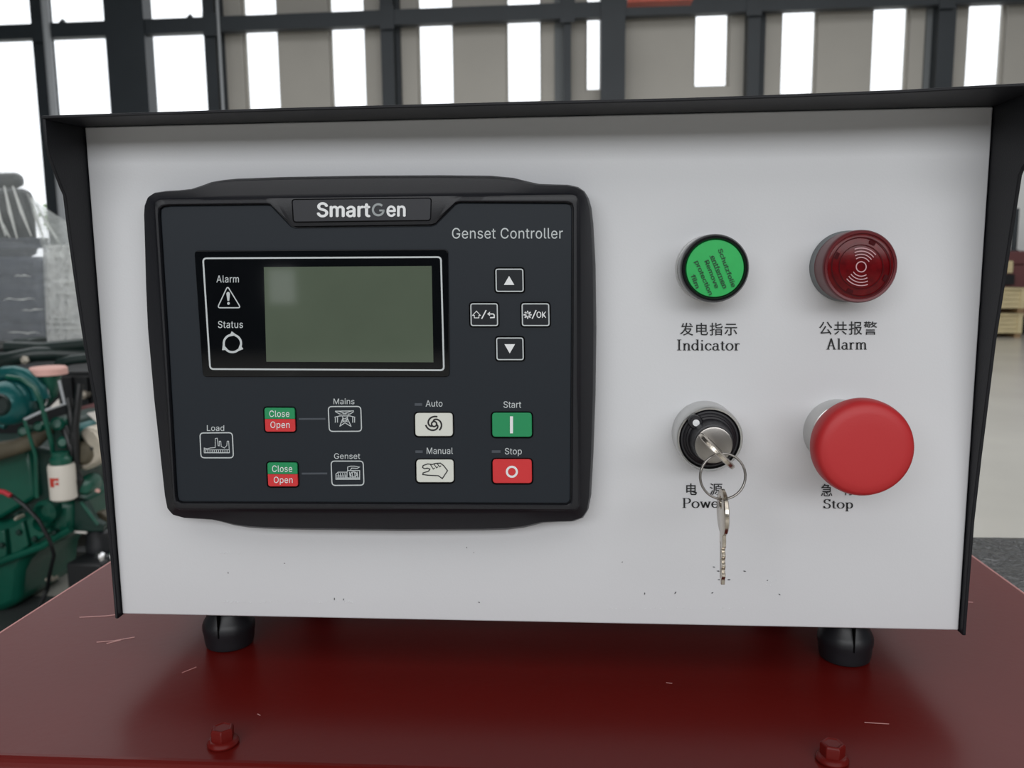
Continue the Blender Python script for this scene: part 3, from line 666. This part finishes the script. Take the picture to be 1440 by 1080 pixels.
MB().span((-W/2, .188, zb_), (W/2, .19, zt_)).build('back_plate', 'powder_black', cab)
MB().span((-W/2, .0017, zb_), (W/2, .188, zb_+.0015)).build('bottom_plate', 'satin_chrome', cab)
def foot(x, y):
    h = zb_-ZD
    prof = [(.0112, 0), (.0124, .0008), (.0130, .0035), (.0133, .0075), (.0138, .0095), (.0137, .0125), (.0126, .0150), (.0108, .0180), (.0100, .0205), (.0100, h-.0065), (.0106, h-.004), (.0118, h-.002), (.0118, h)]
    f_ = MB().lathe((x, y, ZD), prof, axis=(0, 0, 1), seg=48).build('rubber_foot', 'rubber', cab)
    MB().span((x-.0003, y-.0142, ZD+.009), (x+.0003, y-.0095, h+ZD-.006)).build('mould_seam', 'seam_black', f_)
    MB().lathe((x, y, ZD-.0), [(.0035, h-.002), (.0035, h+.004)], axis=(0, 0, 1), seg=12).build('stud', 'satin_chrome', f_)
foot(PZ(323, 905, ZD).x, .0335); foot(PZ(1188, 925, ZD).x, .033); foot(-.155, .16); foot(.158, .16)

# captions printed on the panel
YPn = -.00035; MP = PM(YPn)
def caption(fn, m='print_black', parent=cab, name='caption'):
    mb = MB(); fn(mb); return mb.build(name, m, parent)
caption(lambda m: text_into(m, '发电指示', (956.4, 453.8, 1036.7, 471.8), MP, .004, 1.12))
caption(lambda m: serif_into(m, 'Indicator', 951, 1041, 477.5, 492.6, MP))
caption(lambda m: text_into(m, '公共报警', (1152, 452, 1233.5, 470.8), MP, .004, 1.12))
caption(lambda m: serif_into(m, 'Alarm', 1162, 1220, 476, 491.4, MP))
caption(lambda m: (text_into(m, '电', (965, 679.7, 980, 696.3), MP, .012), text_into(m, '源', (998, 679.7, 1016, 696.3), MP, .004)))
caption(lambda m: serif_into(m, 'Power', 959, 1020, 700.5, 714.2, MP))
caption(lambda m: (text_into(m, '急', (1154.5, 680.5, 1170.5, 698), MP, .004), text_into(m, '停', (1186.5, 680, 1203, 696.5), MP, .004)))
caption(lambda m: serif_into(m, 'Stop', 1157.5, 1200, 702, 715, MP))
def chips(name, m, pts, s=1.0):
    mb = MB(); rnd = random.Random(11)
    for x, y, l in pts:
        l *= 1.4
        a = rnd.uniform(0, PI); dx, dy = math.cos(a)*l, math.sin(a)*l*.6
        q = [(x-dx, y-dy), (x+dy*.35+.2, y-dx*.35), (x+dx, y+dy), (x-dy*.3, y+dx*.3)]
        mb.prism(pxs(q, -.0001), (0, -.0002, 0))
    o = mb.build(name, m, cab); o['kind'] = 'stuff'; return o
z8 = lambda x, y: (280+x*.5833, 760+y*.5833)
dk_p = [(*z8(645, 17), 1.4), (*z8(662, 29), 1), (*z8(206, 55), .8), (*z8(70, 78), 1.4), (*z8(326, 141), 2.2), (*z8(348, 142), 1.8), (*z8(675, 149), 1.2), (*z8(1074, 128), 2.2), (*z8(1148, 126), 2.2), (*z8(1237, 126), 1.3), (*z8(1315, 74), 1.6), (*z8(1399, 130), 1.7), (*z8(1241, 64), 1.4), (*z8(1370, 96), 1), (*z8(1020, 52), 1), (1010, 803, 1.6), (1011, 815, 1.4), (1025, 815, 1.8), (1002, 833.5, 1.3)]
chips('paint_chips', 'chip_grey', dk_p)
rr = random.Random(5); wp = [(*z8(rr.uniform(60, 375), 147+rr.uniform(-2, 3)), rr.uniform(.5, 1.1)) for _ in range(40)]
wp += [(*z8(rr.uniform(1350, 1410), rr.uniform(70, 108)), rr.uniform(.5, 1)) for _ in range(14)] + [(*z8(rr.uniform(940, 1330), 163+rr.uniform(-3, 3)), rr.uniform(.4, .9)) for _ in range(26)]
wp += [(*z8(rr.uniform(45, 100), 29+rr.uniform(-2, 2)), rr.uniform(.4, .9)) for _ in range(10)]
chips('bare_flecks', 'print_silver', wp)

# ------------------------------------------------------------------ generator controller set in the panel
ct = thing('genset_controller', (P(520, 500, 0).x, 0, ZC-.06), 'black generator controller with a grey-green display and coloured keys', 'controller')
OUT = [(206.5, 300), (207.5, 288), (213, 277), (222, 271), (238, 268.5), (256, 267.5), (273, 265.5), (286, 261), (300, 255.5), (315, 253), (333, 251.2), (400, 248.8), (511, 246.9), (620, 246.3), (690, 247), (722, 250), (742, 255), (758, 258.5), (780, 259.3), (799, 259.8), (813, 263), (822, 269), (828, 279), (832, 293), (834.5, 315), (837.6, 372), (838.8, 460), (837.6, 554), (834.5, 640), (831.5, 695), (828, 714), (821, 726), (808, 731.5), (786, 732.3), (766, 733.5), (752, 737.5), (738, 741), (715, 743.8), (682, 745), (567, 745.8), (429, 744), (375, 742.3), (351, 740.5), (332, 737.5), (315, 732.5), (302, 729.3), (285, 728), (262, 726.5), (248, 721.5), (240, 712), (236.2, 695), (220, 560), (211, 460), (208.5, 400)]
LIPO = rquad([(217, 281), (812.5, 273.5), (813.5, 717.5), (245, 716)], [10, 10, 10, 10], 6)
PLATE = [(224.5, 303), (225, 294), (230, 290), (240, 288.6), (376, 287), (382, 288.2), (409.5, 317), (415, 319.3), (606, 316.6), (612, 314.6), (640, 286), (647, 284.2), (797, 285), (803.5, 287), (805.7, 293), (805.2, 460), (803.5, 700), (802.3, 706), (797, 709.3), (256, 707), (250.5, 704.5), (248, 697), (235, 471)]
def ray(poly, c, a):
    dx, dy = math.cos(a), math.sin(a); best = None
    for i in range(len(poly)):
        x1, y1 = poly[i-1]; x2, y2 = poly[i]; ex, ey = x2-x1, y2-y1; den = dx*ey-dy*ex
        if abs(den) < 1e-12: continue
        t = ((x1-c[0])*ey-(y1-c[1])*ex)/den; s_ = ((x1-c[0])*dy-(y1-c[1])*dx)/den
        if t > 0 and -1e-9 <= s_ <= 1+1e-9: best = t if best is None else max(best, t)
    return (c[0]+dx*best, c[1]+dy*best)
def xz(pts, Y): return [(p.x, p.z) for p in pxs(pts, Y)]
Olow = xz(OUT, -.0085); Lo = xz(LIPO, -.0170); Pl = xz(PLATE, -.0165)
cc = (P(520, 500, -.0165).x, P(520, 500, -.0165).z)
angs = sorted(set([round(k*2*PI/300-PI, 5) for k in range(300)] + [round(math.atan2(q[1]-cc[1], q[0]-cc[0]), 5) for q in Pl+Olow]))
O_ = [ray(Olow, cc, a) for a in angs]; L_ = [ray(Lo, cc, a) for a in angs]; I_ = [ray(Pl, cc, a) for a in angs]
mixr = lambda A, B, t, Y: [(a[0]*(1-t)+b[0]*t, Y, a[1]*(1-t)+b[1]*t) for a, b in zip(A, B)]
sh = lambda A, k: [(cc[0]+(a[0]-cc[0])*k, cc[1]+(a[1]-cc[1])*k) for a in A]
rings = [mixr(sh(O_, .995), O_, 0, 0), mixr(sh(O_, .998), O_, 1, -.004), mixr(O_, L_, 0, -.0085), mixr(O_, L_, .06, -.0118), mixr(O_, L_, .18, -.0140), mixr(O_, L_, .80, -.0156), mixr(O_, L_, .93, -.0163), mixr(O_, L_, 1.0, -.0172), mixr(L_, I_, .25, -.0176), mixr(L_, I_, .8, -.0176), mixr(L_, I_, .97, -.0171), mixr(I_, I_, 0, -.0150)]
MB().loft(rings, True, True).build('bezel', 'bezel_black', ct, smooth=30)
YPL = -.0160
plm = PLATE
def inset(poly, d):
    out = []; k = len(poly)
    for i in range(k):
        p = Vector(poly[i]); a = (p-Vector(poly[i-1])).normalized(); b_ = (Vector(poly[(i+1) % k])-p).normalized(); nn = Vector((-a.y-b_.y, a.x+b_.x)).normalized()
        out.append((p.x+nn.x*d, p.y+nn.y*d))
    return out
fpl = MB().prism(pxs(inset(PLATE, 1.6), YPL), (0, .0012, 0)).build('face_plate', 'plate_slate', ct, bevel=.0003)
# logo tab
tabq = rquad([(411, 281), (606, 279), (605, 309.5), (413, 312)], 4)
tabo = rquad([(409.8, 279.8), (607.2, 277.8), (606.2, 310.8), (411.8, 313.3)], 5)
MB().prism(pxs(tabo, -.01762), (0, .0008, 0)).build('tab_groove', 'seam_black', ct)
lt = MB().prism(pxs(tabq, -.01785), (0, .0008, 0)).build('logo_plate', 'tab_black', ct, bevel=.0002)
ML = PM(-.0181)
lm = MB()
text_into(lm, 'Smart', (445.5, 285, 521, 305), ML, .055, 1.02); lm.build('lettering', 'print_silver', lt)
lm = MB(); lm.ribbon(arc(532, 295, 7.6, 7.8, -50, -330, 18)+[(539.6, 296)], 1.5, ML); lm.ribbon([(534, 296), (539.8, 296)], 1.3, ML); lm.build('lettering', 'print_grey', lt)
lm = MB(); text_into(lm, 'en', (543.5, 289.5, 570.5, 304.5), ML, .06, 1.02); lm.build('lettering', 'print_silver', lt)

# display window
dw_c = rquad([(273, 352.5), (630, 350.5), (632, 530), (285, 530)], [6, 6, 6, 6])
YD = -.0168
dw = MB().prism(pxs(dw_c, YD), (0, .0009, 0)).build('display_window', 'window_black', ct, bevel=.0003)
MD = PM(YD-.0001)
mb = MB(); bl = rquad([(285.5, 363.3), (620, 361.5), (624.2, 520.6), (295.5, 519)], 5); mb.ribbon(bl, 1.15, MD, True); mb.build('border_line', 'print_white', dw)
mb = MB().prism(pxs([(371, 375.5), (607, 374), (609.5, 509.5), (374.5, 508.7)], YD-.0003), (0, .0003, 0)); mb.build('lcd_screen', 'lcd', dw)
mb = MB(); text_into(mb, 'Alarm', (304.4, 387.5, 336, 397.3), MD, .012, 1.05); text_into(mb, 'Status', (306.5, 451.3, 341.7, 461.3), MD, .012, 1.05); mb.build('lettering', 'print_white', dw)
mb = MB(); mb.ribbon(rquad([(320, 402.5), (338.5, 432.8), (305.8, 432.8)], 4), .75, MD, True)
mb.flat(pxs([(318.3, 413), (319.5, 410.5), (322, 410.5), (323.4, 413), (322.4, 423), (319.8, 423)], YD-.0001)); mb.flat(pxs(arc(321.3, 426.6, 1.9, 2, 0, 324, 9), YD-.0001)); mb.build('alarm_icon', 'print_white', dw)
mb = MB()
for a0 in (-75, 45, 165): mb.ribbon(arc(326.8, 483, 12.2, 12.2, a0+4, a0+94, 12), 1.5, MD)
for a0 in (-90, 30, 150):
    q = math.radians(a0); u_ = (math.cos(q), math.sin(q)); t_ = (-u_[1], u_[0]); R0 = 12.2
    mb.flat([q_+Vector((0, -3e-5, 0)) for q_ in pxs([(326.8+u_[0]*(R0+5)-t_[0]*1, 483+u_[1]*(R0+5)-t_[1]*1), (326.8+u_[0]*(R0-.5)+t_[0]*6.5, 483+u_[1]*(R0-.5)+t_[1]*6.5), (326.8+u_[0]*(R0-2.5)-t_[0]*4.5, 483+u_[1]*(R0-2.5)-t_[1]*4.5)], YD-.0001)])
mb.build('status_icon', 'print_white', dw)

# printed words on the plate
MPL = PM(YPL-.00012)
def word(txt, box, m='print_white', bold=.008, sp=1.02):
    mb = MB(); text_into(mb, txt, box, MPL, bold, sp); return mb.build('lettering', m, fpl)
word('Genset Controller', (635.7, 320.5, 791.5, 335.6), 'print_white', .0, 1.03)
word('Mains', (469, 560.4, 498.5, 568.4)); word('Genset', (469.8, 637.4, 506.5, 645.3)); word('Load', (291, 598, 315.3, 606))
word('Auto', (598.6, 563, 622.3, 571.8)); word('Manual', (600, 629.6, 637, 638.4)); word('Start', (708, 564.3, 733, 573.5)); word('Stop', (710, 630, 733.8, 641.3))
# keys
def keycap(corners, m, r=4.0, rise=.0012, border=None):
    hole = inset(rquad(corners, r, 4), -2.0); 
    cx = sum(q[0] for q in corners)/4
    MB().prism(pxs(hole, YPL-.0002), (0, .0002, 0)).build('key_recess', 'seam_black', ct)
    return MB().prism(pxs(rquad(corners, r, 4), YPL-rise), (0, rise, 0)).build('key_button', m, ct, bevel=.00025)
def q4(x0, y0, x1, y1, s=0): return [(x0, y0), (x1, y0), (x1+s, y1), (x0+s, y1)]
YK = YPL-.0012; MK = PM(YK-.0001)
def nav(x0, y0, x1, y1, fn):
    k = keycap(q4(x0, y0, x1, y1, .6), 'key_slate', 3.2); mb = MB(); mb.ribbon(rquad(q4(x0+.8, y0+.8, x1-.8, y1-.8, .6), 3), .8, MK, True); mb.build('border_line', 'print_white', k)
    mb = MB(); fn(mb); mb.build('key_symbol', 'print_silver', k); return k
nav(696.6, 377.8, 735.9, 410.5, lambda m: m.flat(pxs([(708.6, 400.6), (715.9, 388), (723.3, 400.6)], YK-.0001)))
nav(697.6, 474.6, 736, 506.5, lambda m: m.flat(pxs([(709.3, 484), (724.3, 484), (716.8, 497)], YK-.0001)))
def home(m):
    m.ribbon([(664.5, 443.5), (670, 437.5), (675.5, 443.5), (673.5, 443.5), (673.5, 447), (667, 447), (667, 443.5), (664.5, 443.5)], .5, MK)
    m.ribbon([(677.5, 448), (683.5, 436.5)], .8, MK)
    m.flat(pxs([(685, 441.5), (689, 438.3), (689, 444.5)], YK-.0001)); m.ribbon([(688, 441.5), (693.5, 441.5), (695, 443), (695, 446.5), (689.5, 446.8)], .8, MK)
nav(661.3, 426.5, 700, 458.6, home)
def okk(m):
    for k in range(8):
        a = k*PI/4; m.ribbon([(742+2.2*math.cos(a), 442.7+2.2*math.sin(a)), (742+5.2*math.cos(a), 442.7+5.2*math.sin(a))], .9, MK)
    m.ribbon(arc(742, 442.7, 2.8, 2.8, 0, 360, 16), 1.1, MK); m.ribbon([(748.5, 448), (753.8, 436.5)], .8, MK)
    text_into(m, 'OK', (754.5, 438.3, 768, 447), MK, .022, 1.0)
nav(733.4, 426.5, 772.3, 458.6, okk)
def two(x0, y0, xm, ym, x1, y1, c1, c2):
    cs = [(x0, y0), (x1, y0+.3), (x1+1.2, y1), (x0+1.5, y1)]
    hole = inset(rquad(cs, 3.6, 4), -2.0); MB().prism(pxs(hole, YPL-.0002), (0, .0002, 0)).build('key_recess', 'seam_black', ct)
    top = rquad([(x0, y0), (x1, y0+.3), (x1+.4, ym), (x0+.6, ym)], [3.6, 3.6, .3, .3], 4)
    bot = rquad([(x0+.6, ym+.4), (x1+.4, ym+.4), (x1+1.2, y1), (x0+1.5, y1)], [.3, .3, 3.6, 3.6], 4)
    k = MB().prism(pxs(top, YK), (0, .0012, 0)).build('close_key', 'key_green', ct, bevel=.0002); tag(k, 'green half of a two-part key')
    mb = MB(); text_into(mb, 'Close', c1, MK, .004, 1.05); mb.build('lettering', 'print_silver', k)
    k = MB().prism(pxs(bot, YK), (0, .0012, 0)).build('open_key', 'key_red', ct, bevel=.0002); tag(k, 'red half of a two-part key')
    mb = MB(); text_into(mb, 'Open', c2, MK, .004, 1.05); mb.build('lettering', 'print_silver', k)
two(371.7, 573.5, 0, 589, 414.2, 607, (378.8, 577.3, 407, 586.3), (380.3, 592.7, 407.3, 604.2))
two(375.8, 650.5, 0, 666.6, 417.8, 684, (382.7, 654.5, 411, 663.7), (385, 670.3, 411.5, 681.5))
for a, c in (((421, 589.2), (457, 589)), ((425, 666), (459.5, 665.8))):
    mb = MB(); mb.ribbon([a, c], 1.3, MPL); mb.build('link_line', 'dash_grey', fpl)
for q in ((584, 592.8, 568.8), (585, 593.5, 635.2), (692.5, 703, 635)):
    mb = MB(); mb.ribbon([(q[0], q[2]), (q[1], q[2])], 1.8, MPL); mb.build('status_lamp', 'dash_grey', fpl)
def R4(x, y): return (520+x/4.235, 460+y/4.235)
def R3(x, y): return (200+x/4.5, 460+y/4.5)
k = keycap(q4(583.5, 581, 636.3, 613.4, .5), 'key_white', 5)
mb = MB(); cx, cy = R4(383, 577)
mb.ribbon(arc(cx, cy, 3.6, 3.6, 0, 360, 18), 1.1, MK)
for a0 in (20, 140, 260):
    pts = [(cx+(4.6+7.2*t**.6)*math.cos(math.radians(a0+150*t)), cy+(4.6+6.4*t**.6)*math.sin(math.radians(a0+150*t))) for t in [i/14 for i in range(15)]]
    mb.ribbon(pts, 1.15, MK)
mb.build('key_symbol', 'print_black', k); tag(k, 'white key with a black spiral')
k = keycap(q4(585.3, 646.6, 637.6, 678.3, .5), 'key_white', 5)
mb = MB(); hand = [(315, 878), (318, 868), (350, 858), (358, 846), (345, 840), (325, 843), (314, 836), (318, 824), (345, 815), (372, 818), (390, 812), (420, 810), (440, 825), (463, 855), (432, 902), (408, 885), (385, 884), (345, 882), (315, 878)]
mb.ribbon([R4(*q) for q in hand], .75, MK)
for q in ((362, 820, 378, 845), (382, 816, 398, 838), (402, 814, 416, 832)): mb.ribbon([R4(q[0], q[1]), R4(q[2], q[3]), R4(q[2]+8, q[3]-6)], .6, MK)
mb.build('key_symbol', 'print_charcoal', k); tag(k, 'white key with a hand symbol')
k = keycap(q4(691.8, 580.6, 747.7, 614.5, .5), 'key_green', 5); mb = MB(); mb.ribbon([(719.3, 586.5), (719.3, 608.3)], 2.1, MK); mb.build('key_symbol', 'print_silver', k); tag(k, 'green start key')
k = keycap(q4(692.5, 646, 747.7, 679.6, .5), 'key_red', 5); mb = MB(); mb.ribbon(arc(719.8, 663.4, 7, 7, 0, 360, 30), 1.5, MK); mb.build('key_symbol', 'print_silver', k); tag(k, 'red stop key')
# framed pictograms (load factory, mains pylon, genset)
def pict(q, fn):
    k = MB(); k.ribbon(rquad(q, 5), .75, MPL, True); fn(k); k.build('pictogram', 'print_white', fpl)
def factory(m):
    m.ribbon([R3(*q) for q in ((392, 795), (392, 765), (410, 770), (430, 765), (462, 762), (462, 705), (475, 703), (480, 750), (487, 752), (487, 722), (497, 722), (500, 755), (520, 765), (535, 750), (538, 722), (547, 722), (552, 795))], .45, MPL)
    m.ribbon([R3(392, 795), R3(552, 795)], .6, MPL); m.ribbon([R3(395, 776), R3(550, 776)], .4, MPL)
    for i in range(11): m.ribbon([R3(402+i*13.5, 778), R3(402+i*13.5, 790)], .5, MPL)
pict([R3(365, 670), R3(570, 668), R3(577, 827), R3(372, 827)], factory)
def pylon(m):
    L = lambda *a: m.ribbon([R3(*q) for q in a], .55, MPL)
    L((1222, 532), (1338, 530)); L((1222, 535), (1250, 550), (1315, 550), (1338, 535)); L((1240, 532), (1300, 550)); L((1262, 550), (1322, 532))
    L((1218, 570), (1250, 562), (1315, 562), (1346, 570)); L((1258, 550), (1270, 575), (1250, 628)); L((1305, 550), (1297, 575), (1322, 628)); L((1250, 628), (1283, 605), (1320, 628)); L((1265, 590), (1302, 600)); L((1300, 588), (1262, 602)); L((1268, 575), (1300, 585)); L((1270, 585), (1297, 572))
    for x_ in (1222, 1236, 1332, 1344): L((x_, 570), (x_, 603))
pict([R3(1177, 503), R3(1383, 502), R3(1388, 659), R3(1184, 660)], pylon)
def gens(m):
    L = lambda *a: m.ribbon([R3(*q) for q in a], .55, MPL)
    L((1226, 963), (1376, 963), (1376, 908), (1300, 908), (1296, 918), (1240, 918), (1226, 930), (1226, 963)); L((1300, 908), (1300, 886), (1318, 880), (1345, 880), (1375, 886), (1360, 894), (1325, 892), (1316, 908))
    L((1228, 942), (1296, 942)); L((1296, 918), (1296, 955)); m.ribbon([R3(1232, 955), R3(1372, 955)], .7, MPL)
    for x_ in (1240, 1254, 1268, 1282, 1312, 1328, 1344, 1360): L((x_, 918 if x_ > 1300 else 925), (x_+4, 950))
    m.ribbon(arc(*R3(1338, 932), 4.5, 3.5, 0, 360, 12), .6, MPL)
pict([R3(1195, 848), R3(1398, 848), R3(1403, 1000), R3(1201, 1002)], gens)

# ------------------------------------------------------------------ green indicator lamp
YI = -.0185; c = P(1005.8, 377.6, YI); c0 = Vector((c.x, 0, c.z))
t = thing('indicator_lamp', c0, 'round green indicator lamp in a black ring on the white panel', 'lamp')
MB().lathe(c0, [(.0149, -.001), (.0150, .0), (.0150, .003), (.0147, .0045), (.0130, .0046)], seg=72).build('mounting_collar', 'satin_chrome', t)
MB().lathe(c0, [(.0140, .0040), (.0146, .0050), (.0149, .0100), (.0149, .0155), (.0146, .0176), (.0139, .0186), (.0130, .0186), (.0124, .0176), (.0120, .0160)], seg=72).build('bezel_ring', 'gloss_black', t)
MB().lathe(c0, [(.0126, .0150), (.0126, .0172), (.0122, .0179), (.0001, .0181)], seg=72).build('lens', 'lamp_green', t)
R6 = lambda x, y: (920+x/3.789, 310+y/3.789)
mb = MB(); dv = Vector((.41, .912)).normalized(); uv = Vector((.912, -.41)).normalized()
Mf = PM(-.0183)
def tline(txt, s0, s1, ht):
    v, f_ = text_geo(txt, 0, 1.0); xs = [q[0] for q in v]; ax, bx = min(xs), max(xs)
    a = Vector(R6(*s0)); e = Vector(R6(*s1)); L_ = (e-a).length; d_ = (e-a).normalized(); u_ = Vector((d_.y, -d_.x)); n0 = len(mb.v)
    for z_, o_ in enumerate((-.35, .35)):
        n0 = len(mb.v)
        for q in v:
            p_ = a + d_*((q[0]-ax)/(bx-ax)*L_+o_) + u_*((q[1]-.28)*ht); mb.v.append(Mf(p_.x, p_.y)+Vector((0, -2e-5*z_, 0)))
        for q in f_: mb.face([n0+i for i in q])
tline('Schutzfolie', (352, 152), (426, 352), 12.2); tline('entfernen', (313, 188), (381, 358), 12.2); tline('Remove', (280, 213), (337, 358), 12.2); tline('protection', (228, 216), (304, 394), 12.2); tline('film', (207, 290), (234, 358), 12.2)
mb.ribbon([R6(296, 188), R6(366, 358)], .35, Mf)
mb.build('film_lettering', 'film_print', t)

# ------------------------------------------------------------------ red alarm buzzer
c = P(1210.2, 374.8, -.0205); c0 = Vector((c.x, 0, c.z))
t = thing('alarm_buzzer', c0, 'round dark red alarm buzzer with sound-wave arcs on the white panel', 'buzzer')
MB().lathe(c0, [(.0155, -.001), (.0158, .0), (.0158, .004), (.0150, .0052)], seg=72).build('mounting_collar', 'wall_plain', t)
MB().lathe(c0, [(.0150, .0045), (.0152, .0060), (.0155, .0180), (.0154, .0200), (.0149, .0208), (.0140, .0206), (.0138, .0200), (.0130, .0196)], seg=72).build('housing', 'buzzer_body', t)
fc = MB().lathe(c0, [(.0139, .0190), (.0139, .0198), (.0130, .0202), (.0001, .0204)], seg=72).build('lens', 'buzzer_face', t)
Mr = PM(-.0207); mb = MB(); cx, cy = R6(1103, 247)
mb.ribbon(arc(cx, cy, 7, 7.2, 0, 360, 30), .75, Mr)
for k in range(4):
    r_ = 13.2+4.4*k
    mb.ribbon(arc(cx, cy, r_, r_, -122+4*k, -34-2*k, 16), .65, Mr); mb.ribbon(arc(cx, cy, r_, r_, 58+4*k, 146-2*k, 16), .65, Mr)
mb.build('sound_wave_mark', 'buzzer_print', fc)
mb = MB()
for k in range(4):
    a = math.radians(45+90*k-20); q = [(cx+35*math.cos(a+s_)+0, cy+35*math.sin(a+s_)) for s_ in (-.12, .12)]; q2 = [(cx+40*math.cos(a+s_), cy+40*math.sin(a+s_)) for s_ in (.12, -.12)]
    mb.flat(pxs(q+q2, -.0206))
mb.build('sound_slot', 'buzzer_dark', fc)
mb = MB(); mb.ribbon(arc(cx, cy, 31, 31, 0, 360, 60), .5, Mr); mb.ribbon(arc(cx, cy, 41.5, 41.5, 0, 360, 60), .7, Mr); mb.build('moulded_ring', 'buzzer_dark', fc)

# ------------------------------------------------------------------ emergency stop mushroom
c = P(1211.3, 628.3, -.0335); c0 = Vector((c.x, 0, c.z))
t = thing('emergency_stop_button', c0, 'large red mushroom emergency stop button on a grey collar', 'button')
MB().lathe(c0, [(.0150, -.001), (.0152, .0), (.0150, .008), (.0144, .0105), (.0128, .0110), (.0126, .009)], seg=72).build('mounting_collar', 'satin_chrome', t)
MB().lathe(c0, [(.0110, .008), (.0110, .0190), (.0130, .0255), (.0150, .0270)], seg=48).build('neck', 'stop_neck', t)
MB().lathe(c0, [(.0140, .0262), (.0185, .0268), (.0200, .0285), (.02065, .0310), (.0207, .0340), (.0204, .0366), (.0196, .0388), (.0180, .0400), (.0150, .0405), (.0100, .0407), (.0001, .0408)], seg=96).build('mushroom_head', 'stop_red', t, smooth=60)

# ------------------------------------------------------------------ key switch
YS = -.016; c = P(998, 617.8, YS); c0 = Vector((c.x, 0, c.z))
t = thing('key_switch', c0, 'black key switch with a white pointer dot in a chrome bezel', 'switch')
MB().lathe(c0, [(.0148, -.001), (.0150, .0), (.0150, .012), (.0148, .0155), (.0143, .0163), (.0136, .0162), (.0133, .0150), (.0132, .0100)], seg=72).build('bezel_ring', 'satin_chrome', t)
kb = MB().lathe(c0, [(.0132, .0100), (.0132, .0148), (.0127, .0156), (.0120, .0157), (.0117, .0163), (.0108, .0168), (.0105, .0176), (.0098, .0180), (.0094, .0192), (.0088, .0240), (.0085, .0252), (.0080, .0254)], seg=72).build('knob', 'knob_black', t)
d0 = P(979, 594.8, -.0200)
MB().lathe(Vector((d0.x, 0, d0.z)), [(.0034, .0140), (.0032, .0188), (.0027, .0196), (.0001, .0197)], seg=24).build('pointer_tab', 'knob_black', kb)
MB().lathe(Vector((d0.x, 0, d0.z)), [(.00155, .0190), (.0015, .0200), (.0001, .0202)], seg=24).build('pointer_dot', 'print_silver', kb)
lc = P(1003.8, 626.2, -.0265); lc0 = Vector((lc.x, 0, lc.z))
lk = MB().lathe(lc0, [(.0078, .0200), (.0082, .0256), (.0080, .0264), (.0074, .0266), (.0001, .0266)], seg=60).build('lock_cylinder', 'key_steel', t)
ud = Vector((1, 0, -1)).normalized()      # the blade of the turned key runs from upper left to lower right
nd = Vector((1, 0, 1)).normalized()
MB().prism([lc0+Vector((0, -.0266, 0))+ud*a_+nd*b_ for a_, b_ in ((-.0042, -.0007), (.0042, -.0007), (.0042, .0007), (-.0042, .0007))], (0, -.0003, 0)).build('keyway', 'black_iron', lk)

# ------------------------------------------------------------------ keys and split ring
def key_mesh(o, side_, along, nrm, name, label, origin):
    """o = shoulder centre where bow meets blade; along points towards the bow; side_ across; nrm = thickness"""
    t_ = thing(name, origin, label, 'key', 'keys on the split ring')
    o = Vector(o); along = Vector(along).normalized(); nrm = Vector(nrm).normalized(); side_ = Vector(side_).normalized()
    R_ = .0100; th = .0011; hc = .0145; hr = .0028           # bow radius, half thickness, hole
    out, hol = [], []
    n_ = 48
    for i in range(n_):
        a = 2*PI*i/n_; x_ = R_*1.0*math.cos(a); y_ = R_*1.02+R_*math.sin(a)*(.98)
        if y_ < .002: x_ = max(-.0046, min(.0046, x_))
        out.append((x_, y_)); hol.append((hr*math.cos(a), hc+hr*math.sin(a)))
    F = lambda q, h_: o + side_*q[0] + along*q[1] + nrm*h_
    sh_ = lambda k: [(q[0]*k, .0102+(q[1]-.0102)*k) for q in out]
    rings = [[F(q, -th*.7) for q in hol], [F(q, -th) for q in [(q[0]*1.15, hc+(q[1]-hc)*1.15) for q in hol]], [F(q, -th) for q in sh_(.93)], [F(q, -th*.6) for q in out], [F(q, th*.6) for q in out], [F(q, th) for q in sh_(.93)], [F(q, th) for q in [(q[0]*1.15, hc+(q[1]-hc)*1.15) for q in hol]], [F(q, th*.7) for q in hol]]
    rings.append(rings[0]); MB().loft(rings).build('bow', 'nickel', t_)
    bl_ = [(-.0034, 0.0016), (.0034, .0016), (.0034, -.004), (.0026, -.0045)]
    yy = -.0055; zg = 0
    while yy > -.0195: bl_ += [(.0026 if zg % 2 else .0014, yy), (.0026 if zg % 2 else .0012, yy-.0009)]; yy -= .0022; zg += 1
    bl_ += [(.0008, -.0215), (-.0010, -.0218), (-.0026, -.0200), (-.0026, -.0045), (-.0034, -.004)]
    b1 = MB().prism([F(q, -.0008) for q in bl_], nrm*.0016).build('blade', 'nickel', t_, bevel=.00015)
    MB().prism([F(q, -.00088) for q in ((-.0014, -.003), (-.0006, -.003), (-.0006, -.019), (-.0014, -.019))], nrm*.00176).build('blade_groove', 'key_steel', b1)
    return t_
so = lc0+Vector((-.0012, -.0306, .0006))
key_mesh(so, ud, (0, -1, 0), nd, 'key', 'nickel key inserted in the black key switch', so)
# ring hangs through the hole of the first key
rc = P(1016.4, 669.8, -.0425); RR = .0096
axr = Vector((.10, -1, .12)).normalized(); ra = axr.cross(Vector((0, 0, 1))).normalized(); rb = ra.cross(axr)
hp = [rc + (ra*math.cos(a)+rb*math.sin(a))*RR + axr*(-.0005+.001*k/64) for k, a in [(k, k*4*PI/64+1.9) for k in range(65)]]
tag(MB().tube(hp, .00048, 10).build('split_ring', 'key_steel', origin=rc), 'steel split ring joining the two keys below the key switch', 'ring')
hk = P(1015.5, 755, -.043)
ang = math.radians(90); sd = Vector((math.cos(ang), -math.sin(ang), 0)); nn_ = Vector((math.sin(ang), math.cos(ang), 0))
so2 = P(1016.5, 753, -.0425)
key_mesh(so2, sd, (-.02, 0, 1), nn_, 'key', 'nickel key hanging free from the bottom of the split ring', so2)
